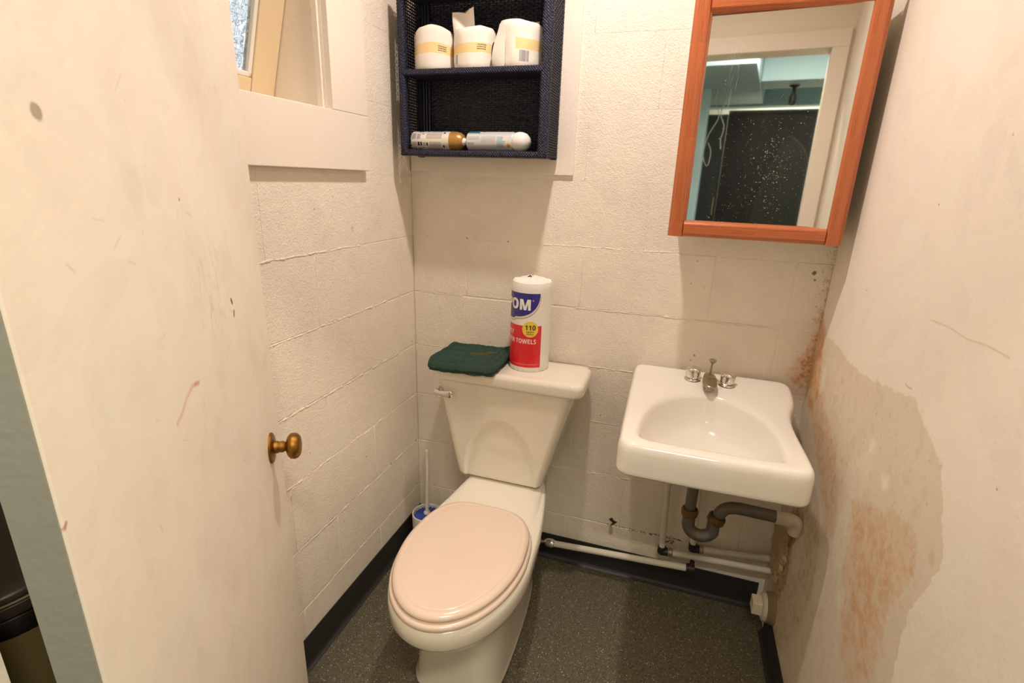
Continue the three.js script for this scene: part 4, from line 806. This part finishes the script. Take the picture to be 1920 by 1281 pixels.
// toilet rolls on the upper shelf
const rollSheet = (draw) => canvasTex(1024, 256, (c, W, H) => {
  c.fillStyle = '#f4ebdd'; c.fillRect(0, 0, W, H);
  c.fillStyle = '#f6d79a'; c.fillRect(0, H * 0.38, W * 0.86, H * 0.235);
  draw(c, W, H);
}, { clampEdge: true });
const scribble = (c, x, y, w, h, lines, col) => { c.fillStyle = col; for (let l = 0; l < lines; l++) for (let q = 0; q < w;) { const s = rr(2, 7); c.fillRect(x + q, y + l * h, s, h * 0.55); q += s + rr(1, 3); } };
const bars = (c, x, y, w, h) => { c.fillStyle = '#6f7086'; for (let q = 0; q < w;) { const s = rr(1, 4.5); c.fillRect(x + q, y, s, h); q += s + rr(1, 3); } };
const rollKinds = [
  { x: 0.135, z: 0.076, R: 0.062, H: 0.106, front: 0.15, label: 'wrapped toilet roll nearest the window wall on the wicker shelf', draw: (c, W, H) => scribble(c, W * 0.57, H * 0.44, 66, 12, 3, '#5c3e26'), peak: 0.012, dir: 0.3 },
  { x: 0.267, z: 0.078, R: 0.063, H: 0.103, front: 0.2, label: 'middle wrapped toilet roll with a paper flap sticking up', draw: (c, W, H) => { scribble(c, W * 0.54, H * 0.42, 66, 13, 3, '#5c3e26'); bars(c, W * 0.355, H * 0.63, 22, 62); c.fillStyle = '#1c1f55'; c.beginPath(); c.ellipse(W * 0.70, H * 0.56, 40, 72, 0.1, 0, 7); c.fill(); scribble(c, W * 0.68, H * 0.42, 18, 22, 3, '#e9e4da'); }, peak: 0.006, dir: 0.8, flap: true },
  { x: 0.407, z: 0.076, R: 0.064, H: 0.112, front: 0.25, label: 'torn-open wrapped toilet roll with barcode on the wicker shelf', draw: (c, W, H) => { bars(c, W * 0.50, H * 0.64, 66, 62); c.fillStyle = '#f4ebdd'; c.fillRect(0, H * 0.3, W * 0.47, H * 0.4); for (let i = 0; i < 14; i++) { c.fillStyle = 'rgba(190,170,40,0.35)'; c.fillRect(W * 0.62 + rr(0, 60), H * 0.4 + rr(0, 55), rr(3, 16), rr(2, 8)); } }, peak: 0.010, dir: -0.5, torn: true },
];
for (const k of rollKinds) {
  const y0 = SH.mid + 0.0067, t = thing('toilet_roll', k.label, 'toilet paper', [k.x, y0, k.z], 'toilet rolls on the wicker shelf');
  const nu = 80, nv = 16, pos = [], uv = [], idx = [];
  const topAt = (a) => k.H + k.peak * Math.max(0, Math.cos(a - k.dir)) ** 2 + 0.004 * perlin.noise(Math.cos(a) * 2, k.x * 40, Math.sin(a) * 2);
  for (let j = 0; j <= nv; j++) for (let i = 0; i <= nu; i++) {
    const u = i / nu, v = j / nv, a = k.front + (u - 0.5) * Math.PI * 2, e = Math.min(v, 1 - v);
    const r = k.R * (1 - 0.05 * (1 - smooth(0, 0.12, e)) ** 2) + 0.0016 * perlin.noise(Math.cos(a) * 2.4 + k.x * 30, v * 2.5, Math.sin(a) * 2.4);
    pos.push(k.x + r * Math.sin(a), y0 + v * topAt(a), k.z + r * Math.cos(a)); uv.push(u, v);
  }
  for (let j = 0; j < nv; j++) for (let i = 0; i < nu; i++) { const a = j * (nu + 1) + i, b = a + 1, c = a + nu + 1, d = c + 1; idx.push(a, b, d, a, d, c); }
  const g = new THREE.BufferGeometry(); g.setAttribute('position', new THREE.Float32BufferAttribute(pos, 3)); g.setAttribute('uv', new THREE.Float32BufferAttribute(uv, 2)); g.setIndex(idx); g.computeVertexNormals();
  part(t, 'wrapper', g, std({ map: rollSheet(k.draw), roughness: 0.7 }), 'printed paper wrapper with a yellow band');
  const ring = (f, dy) => { const o = []; for (let i = 0; i < 60; i++) { const a = (i / 60) * Math.PI * 2, q = k.R * f; o.push(V(k.x + q * Math.sin(a), y0 + topAt(a) * (f > 0.3 ? 1 : 0.9) + dy + 0.003 * perlin.noise(a * 2, f * 5, k.x * 9) * (1 - f), k.z + q * Math.cos(a))); } return o; };
  part(t, 'folded_top', loft([ring(0.95, -0.0008), ring(0.86, 0.002), ring(0.6, -0.004), ring(0.36, -0.010), ring(0.3, -0.02), ring(0.28, -0.06)], { capEnd: true }), M.tissue);
  if (k.flap) {
    const s = []; for (let j = 0; j <= 8; j++) { const o = [], v = j / 8; for (let i = 0; i <= 10; i++) { const u = i / 10; o.push([0.205 + 0.062 * u + 0.003 * v * u, y0 + k.H - 0.012 + v * (0.062 + 0.012 * smooth(0.6, 1, u)), k.z + 0.012 + 0.010 * Math.sin(u * 5 + v * 2) + 0.006 * v]); } s.push(o); }
    const f = (dz) => s.map((o) => o.map(([a, b, c]) => V(a, b, c + dz)));
    const A = f(0.0006), B = f(-0.0006), rings = A.map((o, j) => [...o, ...B[j].slice().reverse()]);
    part(t, 'paper_flap', loft(rings, { capStart: true, capEnd: true }), M.tissue, 'thin greyish paper flap');
  }
  if (k.torn) {
    const rings = []; for (let j = 0; j <= 10; j++) { const v = j / 10, o = [], bow = 0.016 * Math.sin(Math.PI * clamp(v * 0.9)) * (1 - v) + 0.012 * (1 - v); for (let i = 0; i <= 8; i++) { const u = i / 8, a = -0.95 + 0.5 * u, R = k.R + 0.0012 + bow * (1 - u); o.push(V(k.x + R * Math.sin(a) - 0.006 * (1 - u) * (1 - v), y0 + 0.002 + v * k.H * (1.0), k.z + R * Math.cos(a))); } const inn = o.map((q) => q.clone().add(V(0.0009, 0, -0.0007))).reverse(); rings.push([...o, ...inn]); }
    part(t, 'torn_wrapper', loft(rings, { capStart: true, capEnd: true }), M.tissue, 'loose torn edge of the wrapper');
    const back = []; for (let j = 0; j <= 3; j++) { const o = []; for (let i = 0; i <= 6; i++) o.push(V(k.x - 0.004 + 0.052 * i / 6, y0 + k.H + 0.004 + j * 0.0045 * (0.6 + 0.4 * i / 6), k.z - 0.012 - 0.002 * j)); back.push([...o, ...o.map((q) => q.clone().add(V(0, 0, -0.001))).reverse()]); }
    part(t, 'paper_flap', loft(back, { capStart: true, capEnd: true }), M.tissue);
  }
}
// spray cans lying on the lower shelf
{
  const yS = SH.y0 + 0.0165;
  const lay = (x0, r, y, z, prof) => turned(prof.map(([rad, u]) => [rad, u]), [x0, y, z], [1, 0, 0], 48);
  const canUV = (g, x0, L) => { const p = g.attributes.position, uv = g.attributes.uv; for (let i = 0; i < p.count; i++) uv.setXY(i, uv.getX(i), (p.getX(i) - x0) / L); return g; };
  // uv.x of a lathe runs round the can; the side that looks at the room is chosen with the texture offset
  const r1 = 0.0285, z1 = 0.095, y1 = yS + r1 + 0.0005, x1 = 0.066;
  const art1 = canvasTex(1024, 1024, (c, W, H) => {
    c.save(); c.translate(0, H); c.rotate(-Math.PI / 2);                 // now x runs along the can, y round it
    c.fillStyle = '#ece6da'; c.fillRect(0, 0, H, W);
    for (let q = 0; q < W; q += 256) {
      c.fillStyle = '#1d1b33'; c.fillRect(H * 0.2, q + 20, H * 0.05, 66); c.fillRect(H * 0.27, q + 20, H * 0.04, 66); c.fillRect(H * 0.43, q + 30, H * 0.035, 56);
      scribble(c, H * 0.06, q + 20, H * 0.12, 14, 4, '#55535c'); scribble(c, H * 0.33, q + 30, H * 0.08, 14, 4, '#55535c'); scribble(c, H * 0.5, q + 22, H * 0.3, 12, 7, '#6a6769');
      bars(c, H * 0.05, q + 120, H * 0.1, 110); bars(c, H * 0.18, q + 130, H * 0.09, 100); scribble(c, H * 0.42, q + 120, H * 0.4, 12, 9, '#77736f');
      c.fillStyle = '#3a3744'; c.beginPath(); c.arc(H * 0.34, q + 130, 14, 0, 7); c.arc(H * 0.3, q + 130, 11, 0, 7); c.fill(); c.fillStyle = '#4c3c86'; c.beginPath(); c.arc(H * 0.87, q + 100, 26, 0, 7); c.fill();
    }
    c.restore();
  });
  const a = thing('spray_can', 'spray can with gold shoulder lying on the lower wicker shelf', 'spray can', [x1, yS, z1], 'spray cans on the wicker shelf');
  part(a, 'can', canUV(lay(x1, r1, y1, z1, [[0, 0.003], [r1 * 0.9, 0.001], [r1 * 0.98, 0.003], [r1, 0.006], [r1, 0.130], [r1 * 0.995, 0.132]]), x1, 0.132), std({ map: art1, roughness: 0.3, metalness: 0.2 }), 'white printed can');
  part(a, 'shoulder', lay(x1, r1, y1, z1, [[r1 * 1.0, 0.1315], [r1 * 1.01, 0.134], [r1 * 0.99, 0.15], [r1 * 0.9, 0.162], [r1 * 0.66, 0.172], [r1 * 0.5, 0.175], [0, 0.176]]), std({ color: '#b98a48', roughness: 0.35, metalness: 0.3 }), 'gold plastic shoulder');
  part(a, 'nozzle', loft([0, 1, 2].map((q) => { const o = [], R = [0.016, 0.013, 0.008][q]; for (let i = 0; i < 20; i++) { const w = (i / 20) * Math.PI * 2; o.push(V(x1 + 0.160 + q * 0.012, y1 - 0.001 + R * Math.sin(w), z1 + 0.006 + R * 0.9 * Math.cos(w))); } return o; }), { capStart: true, capEnd: true }), M.whitePlastic, 'white spray nozzle');
  const r2 = 0.0285, z2 = 0.098, y2 = yS + r2 + 0.0005, x2 = 0.256;
  const art2 = canvasTex(1024, 1024, (c, W, H) => {
    c.save(); c.translate(0, H); c.rotate(-Math.PI / 2);
    c.fillStyle = '#e6e8e6'; c.fillRect(0, 0, H, W);
    for (let q = 0; q < W; q += 512) {
      c.fillStyle = '#3f8f9c'; c.beginPath(); c.moveTo(0, q + 512); c.lineTo(0, q + 330); c.quadraticCurveTo(H * 0.2, q + 350, H * 0.3, q + 512); c.fill();
      c.fillStyle = '#a7a49e'; c.fillRect(H * 0.2, q + 390, H * 0.8, 60); c.fillStyle = '#c9cbc9'; c.fillRect(H * 0.1, q + 330, H * 0.9, 60);
      scribble(c, H * 0.04, q + 60, H * 0.25, 14, 5, '#9a9a98'); scribble(c, H * 0.04, q + 170, H * 0.14, 20, 2, '#5b5b60'); scribble(c, H * 0.33, q + 60, H * 0.3, 14, 8, '#a4a7aa');
      c.fillStyle = '#7fb2cf'; for (let i = 0; i < 8; i++) c.fillRect(H * 0.66, q + 70 + i * 24, H * rr(0.1, 0.18), 12);
      c.fillStyle = '#efeadd'; c.beginPath(); c.arc(H * 0.9, q + 220, 60, 0, 7); c.fill(); c.fillStyle = '#e6a552'; c.beginPath(); c.arc(H * 0.9, q + 220, 36, 0, 7); c.fill();
      c.fillStyle = '#241f56'; c.fillRect(H * 0.86, q + 330, H * 0.07, 110); c.fillRect(H * 0.33, q + 400, H * 0.05, 60);
    }
    c.restore();
  });
  const b = thing('spray_can', 'spray can with white domed cap lying on the lower wicker shelf', 'spray can', [x2, yS, z2], 'spray cans on the wicker shelf');
  art2.offset.x = 0.14;
  part(b, 'can', canUV(lay(x2, r2, y2, z2, [[0, 0.003], [r2 * 0.9, 0.001], [r2 * 0.98, 0.003], [r2, 0.006], [r2, 0.146], [r2 * 0.94, 0.15], [r2 * 0.6, 0.152]]), x2, 0.152), std({ map: art2, roughness: 0.25, metalness: 0.35 }), 'printed white and teal can');
  part(b, 'domed_cap', turned([[0.0, 0.0], [0.024, 0.0], [0.0268, 0.004], [0.0282, 0.012], [0.0275, 0.024], [0.0235, 0.036], [0.0165, 0.044], [0.008, 0.0485], [0, 0.05]], [x2 + 0.153, y2 - 0.0005, z2 + 0.002], [0.93, 0.0, 0.36], 36), M.whitePlastic, 'white domed cap');
}

// ---------------------------------------------------------------- mirror cabinet
{
  const X0 = 0.876, X1 = 1.303, Y0 = 1.284, Y1 = 1.869, ZB = 0.128, FW = 0.0435, turn = -0.026, pane = -0.044;   // the door stands a little ajar, the glass sits crooked in it
  const t = thing('mirror_cabinet', 'orange oak framed mirror cabinet hung above the sink', 'mirror cabinet', [(X0 + X1) / 2, Y0, 0.001]);
  part(t, 'case', rbox(X0 + 0.022, X1 - 0.006, Y0 + 0.012, Y1 - 0.01, 0.001, ZB - 0.002, 0.003), M.enamel, 'pale enamelled case');
  const swing = (g, ang = turn) => { g.translate(-X0, 0, -ZB); g.applyMatrix4(new THREE.Matrix4().makeRotationY(ang)); return g.translate(X0, 0, ZB); };
  const prof = [[0, 0], [FW, 0], [FW, 0.011], [FW - 0.003, 0.0125], [FW - 0.0055, 0.0165], [FW - 0.009, 0.019], [FW - 0.011, 0.0195], [0.0105, 0.0205], [0.008, 0.019], [0.0065, 0.0165], [0.004, 0.0155], [0.0015, 0.0125], [0, 0.010]];   // [from outer edge, forward]
  const bar = (len) => { const s = new THREE.Shape(prof.map(([a, b]) => new THREE.Vector2(a, b))); return new THREE.ExtrudeGeometry(s, { depth: len, bevelEnabled: false }); };
  // extrusion runs along z: turn it so that it runs along y (stiles) or x (rails)
  const basis = (bx, by, bz) => new THREE.Matrix4().makeBasis(bx, by, bz);
  const make = (len, m, o) => { let g = bar(len).applyMatrix4(m); g.translate(...o); const flip = m.determinant() < 0; g = flip ? fixWinding(g) : boxUV(g); return swing(g); };
  const ex = V(1, 0, 0), ey = V(0, 1, 0), ez = V(0, 0, 1), n = (v) => v.clone().negate();
  part(t, 'stile', make(Y1 - Y0, basis(ex, ez, ey), [X0, Y0, ZB]), M.oakV);
  part(t, 'stile', make(Y1 - Y0, basis(n(ex), ez, ey), [X1, Y0, ZB]), M.oakV);
  part(t, 'rail', make(X1 - X0 - 2 * FW + 0.006, basis(ey, ez, ex), [X0 + FW - 0.003, Y0, ZB]), M.oakH);
  part(t, 'rail', make(X1 - X0 - 2 * FW + 0.006, basis(n(ey), ez, ex), [X0 + FW - 0.003, Y1, ZB]), M.oakH);
  const spots = (fn) => canvasTex(1024, 1536, (c, W, H) => { seed = 99; fn(c, W, H); }, { srgb: fn.srgb !== false, clampEdge: true });
  const pw = X1 - X0 - 2 * FW + 0.008, ph = Y1 - Y0 - 2 * FW + 0.008;
  const drawSpots = (bg, col) => (c, W, H) => {
    c.fillStyle = bg; c.fillRect(0, 0, W, H);
    for (let i = 0; i < 420; i++) { const x = W * (0.15 + 0.75 * rnd()), y = H * (0.3 + 0.7 * rnd()), s = rr(0.8, 2.0) * (rnd() < 0.08 ? 1.7 : 1); c.fillStyle = col(rr(0.4, 0.95)); c.beginPath(); c.ellipse(x, y, s, s * rr(0.5, 1.4), rnd() * 3, 0, 7); c.fill(); }
    for (let i = 0; i < 170; i++) { const x = W * (0.55 + 0.2 * (rnd() + rnd() - 1)), y = H * (0.72 + 0.22 * (rnd() + rnd() - 1)), s = rr(1, 3.4); c.fillStyle = col(rr(0.3, 0.8)); c.beginPath(); c.ellipse(x, y, s, s * rr(0.5, 1.4), rnd() * 3, 0, 7); c.fill(); }
    for (let i = 0; i < 14; i++) { const x = W * (0.16 + 0.1 * rnd()), y = H * (0.12 + 0.3 * rnd()); c.strokeStyle = col(0.3); c.lineWidth = rr(1, 2.4); c.beginPath(); c.moveTo(x, y); c.quadraticCurveTo(x + rr(-14, 6), y + 40, x - rr(2, 22), y + rr(60, 170)); c.stroke(); }
  };
  const colT = canvasTex(1024, 1536, (c, W, H) => { seed = 99; drawSpots('#e9ebe8', (a) => `rgba(214,206,186,${a})`)(c, W, H); }, { clampEdge: true });
  const metT = canvasTex(1024, 1536, (c, W, H) => { seed = 99; drawSpots('#ffffff', (a) => `rgba(0,0,0,${a})`)(c, W, H); }, { srgb: false, clampEdge: true });
  const pg = new THREE.BoxGeometry(pw, ph, 0.003);
  pg.applyMatrix4(new THREE.Matrix4().makeRotationY(pane)); pg.translate((X0 + X1) / 2, (Y0 + Y1) / 2, ZB + 0.004);
  part(t, 'mirror_glass', swing(pg), std({ map: colT, metalnessMap: metT, metalness: 1, roughness: 0.025 }), 'speckled mirror glass');
}

// ---------------------------------------------------------------- waste bin behind the door
{
  const x = 0.135, z = 1.29, t = thing('waste_bin', 'tall dark waste bin with black bag behind the open door', 'waste bin', [x, 0, z]);
  const rr4 = (hx, hz, y, n = 5) => { const o = []; for (let i = 0; i < 64; i++) { const a = (i / 64) * Math.PI * 2, c = Math.cos(a), s = Math.sin(a); o.push(V(x + hx * Math.sign(c) * Math.abs(c) ** (2 / n), y, z + hz * Math.sign(s) * Math.abs(s) ** (2 / n))); } return o.reverse(); };
  part(t, 'body', loft([rr4(0.09, 0.11, 0.001), rr4(0.1, 0.12, 0.02), rr4(0.112, 0.135, 0.78), rr4(0.112, 0.135, 0.806)], { capStart: true, capEnd: true }), M.binBody);
  part(t, 'bag_rim', loft([rr4(0.113, 0.136, 0.806), rr4(0.117, 0.141, 0.803), rr4(0.117, 0.141, 0.79), rr4(0.113, 0.136, 0.782), rr4(0.112, 0.135, 0.781)]), M.binBag, 'black bag folded over the rim');
  part(t, 'lid', loft([rr4(0.116, 0.14, 0.807), rr4(0.119, 0.144, 0.81), rr4(0.119, 0.144, 0.82), rr4(0.117, 0.142, 0.822)], { capStart: true, capEnd: true }), M.binLid);
  part(t, 'seam', loft([rr4(0.1175, 0.1425, 0.822), rr4(0.1185, 0.1435, 0.8235), rr4(0.1175, 0.1425, 0.825)], { capStart: true, capEnd: true }), M.binSeam);
  part(t, 'lid_top', loft([rr4(0.117, 0.142, 0.825), rr4(0.119, 0.144, 0.828), rr4(0.117, 0.142, 0.836), rr4(0.10, 0.12, 0.84), rr4(0.04, 0.05, 0.842)], { capStart: true, capEnd: true }), M.binLid);
  t.scale.y = 1.148;
}

// ---------------------------------------------------------------- the basement room behind the camera (seen in the mirror)
{
  const z0 = FRONT_Z + FRONT_T, z1 = 4.3, x0 = -1.4, x1 = 2.8, H = 2.34;
  struct('floor_basement', box(x0 - 0.1, x1 + 0.1, -0.12, 0, z0, z1 + 0.1), M.outerFloor, 'grey basement floor outside the washroom');
  struct('ceiling_basement', box(x0 - 0.1, x1 + 0.1, H, H + 0.1, z0, z1 + 0.1), M.bluePaint, 'pale blue painted boards between the basement beams');
  struct('wall_basement_far', box(x0 - 0.1, x1 + 0.1, 0, H, z1, z1 + 0.1), M.outerWall, 'pale basement wall behind the black board');
  struct('wall_basement_side', box(x1, x1 + 0.1, 0, H, z0, z1), M.outerWall, 'pale basement side wall');
  struct('wall_basement_end', box(x0 - 0.1, x0, 0, H, z0, z1), M.outerWall, 'pale basement end wall');
  struct('wall_basement_near', merge([box(x0 - 0.1, -0.2, 0, H, z0 - 0.1, z0), box(ROOM_W + 0.12, x1 + 0.1, 0, H, z0 - 0.1, z0)]), M.outerWall, 'pale basement wall beside the washroom');
  struct('beam_girder', rbox(0.1, 0.94, 2.05, H - 0.001, 1.9, 3.42, 0.004), M.bluePaint, 'wide pale blue boxed girder in the mirror');
  struct('beam_joist', rbox(0.941, x1, 2.07, H - 0.001, 2.56, 2.86, 0.004), M.bluePaint, 'pale blue cross beam in the mirror, nearest the doorway');
  struct('beam_header', rbox(x0, x1, 2.035, H - 0.001, 3.43, 3.55, 0.004), M.bluePaint, 'pale blue header beam in the mirror above the black board');
  // fluorescent battens: an added unseen fill by the doorway, one lighting the far wall
  const lamp = (label, x, y, z, len, power) => {
    const t = thing('unseen_fluorescent_lamp', label, 'lamp', [x, y, z]);
    part(t, 'batten', rbox(x - len / 2 - 0.03, x + len / 2 + 0.03, y, y + 0.045, z - 0.04, z + 0.04, 0.004), M.whitePlastic);
    part(t, 'tube', rod([x - len / 2, y - 0.017, z], [x + len / 2, y - 0.017, z], 0.013), std({ color: '#ffffff', emissive: lin(...TUBE_COLOR), emissiveIntensity: 3 }));
    const l = new THREE.RectAreaLight(lin(...TUBE_COLOR), power, len, 0.05); l.position.set(0, -0.034, 0); l.rotation.x = -Math.PI / 2; t.add(l);
  };
  lamp('added unseen fluorescent batten outside the doorway, fill light for the washroom', 1.15, H - 0.046, 1.84, 0.6, TUBE_POWER);
  lamp('white fluorescent batten in front of the far basement wall', 1.4, H - 0.046, 3.92, 1.1, TUBE_POWER * 0.9);
  // black board with a worn patch, on two legs
  const art = canvasTex(1024, 1536, (c, W, Hc) => {
    c.fillStyle = '#0e0f10'; c.fillRect(0, 0, W, Hc);
    c.fillStyle = '#22251d'; c.beginPath(); c.moveTo(W * 0.34, Hc); c.bezierCurveTo(W * 0.40, Hc * 0.4, W * 0.5, Hc * 0.32, W * 0.62, Hc * 0.16); c.bezierCurveTo(W * 0.80, Hc * 0.12, W * 0.97, Hc * 0.2, W * 0.94, Hc * 0.42); c.lineTo(W * 0.9, Hc); c.fill();
    for (let i = 0; i < 260; i++) { const u = rnd(), x = W * lerp(0.66, 0.955, u) + rr(-9, 9), y = Hc * (0.135 + 0.17 * u * u) + rr(-8, 8); c.fillStyle = `rgba(${rr(110, 160) | 0},${rr(90, 130) | 0},80,0.4)`; c.fillRect(x, y, rr(2, 8), rr(2, 6)); }
  }, { clampEdge: true });
  const b = thing('black_board', 'large black board on legs in the basement, seen in the mirror', 'board', [1.05, 0, 3.1]);
  const pg = new THREE.BoxGeometry(0.64, 1.35, 0.02); pg.rotateY(Math.PI); pg.translate(1.05, 1.967 - 0.675, 3.1);
  { const uv = pg.attributes.uv; for (let i = 0; i < uv.count; i++) uv.setX(i, 1 - uv.getX(i)); }
  part(b, 'panel', pg, std({ map: art, roughness: 0.6 }));
  for (const x of [0.82, 1.28]) part(b, 'leg', merge([rod([x, 0, 3.125], [x, 1.5, 3.125], 0.012), rod([x, 0.012, 2.9], [x, 0.012, 3.35], 0.012)]), M.blackFitting);
  // post, dark locker and hanging cords at the edge of the reflection
  single('support_post', rbox(0.53, 0.635, 0.001, 2.049, 2.6, 2.69, 0.004), M.bluePaint, 'pale blue post under the girder at the mirror edge', 'post');
  const k = thing('tall_locker', 'tall dark locker between blue post and black board in the mirror', 'locker', [0.62, 0, 3.15]);
  part(k, 'body', rbox(0.53, 0.722, 0.001, 1.95, 3.15, 3.4, 0.004), M.locker); part(k, 'door', rbox(0.535, 0.717, 0.04, 1.93, 3.138, 3.149, 0.003), M.locker); part(k, 'handle', rod([0.70, 1.2, 3.13], [0.70, 1.34, 3.13], 0.006), M.dullChrome);
  const cordAt = (dx, pts, label) => single('hanging_cord', tube(pts.map(([x, y, z]) => [x + dx, y, z]), 0.0028, 60, 7), M.cord, label, 'cord');
  cordAt(0, [[0.70, 2.048, 2.5], [0.69, 1.95, 2.5], [0.72, 1.86, 2.51], [0.67, 1.74, 2.5], [0.655, 1.62, 2.5], [0.69, 1.55, 2.5], [0.70, 1.64, 2.51], [0.675, 1.70, 2.51]], 'white cord hanging in a loop from the girder, seen in the mirror');
  cordAt(0.05, [[0.66, 2.048, 2.52], [0.70, 1.98, 2.52], [0.68, 1.88, 2.52], [0.71, 1.80, 2.53], [0.70, 1.72, 2.52], [0.71, 1.66, 2.52]], 'short white cord hanging straight from the girder, seen in the mirror');
  const ps = thing('pendant_socket', 'dark empty lamp socket hanging above the black board in the mirror', 'lamp socket', [1.14, 2.069, 2.75]);
  part(ps, 'cap', turned([[0.03, 0], [0.03, 0.006], [0.012, 0.014], [0.012, 0.03]], [1.14, 2.069, 2.75], [0, -1, 0]), M.blackFitting);
  part(ps, 'socket', turned([[0.008, 0.025], [0.014, 0.05], [0.022, 0.07], [0.022, 0.11], [0.012, 0.12], [0, 0.12]], [1.14, 2.069, 2.75], [0, -1, 0]), M.blackFitting);
}
renderer.render(scene, camera);
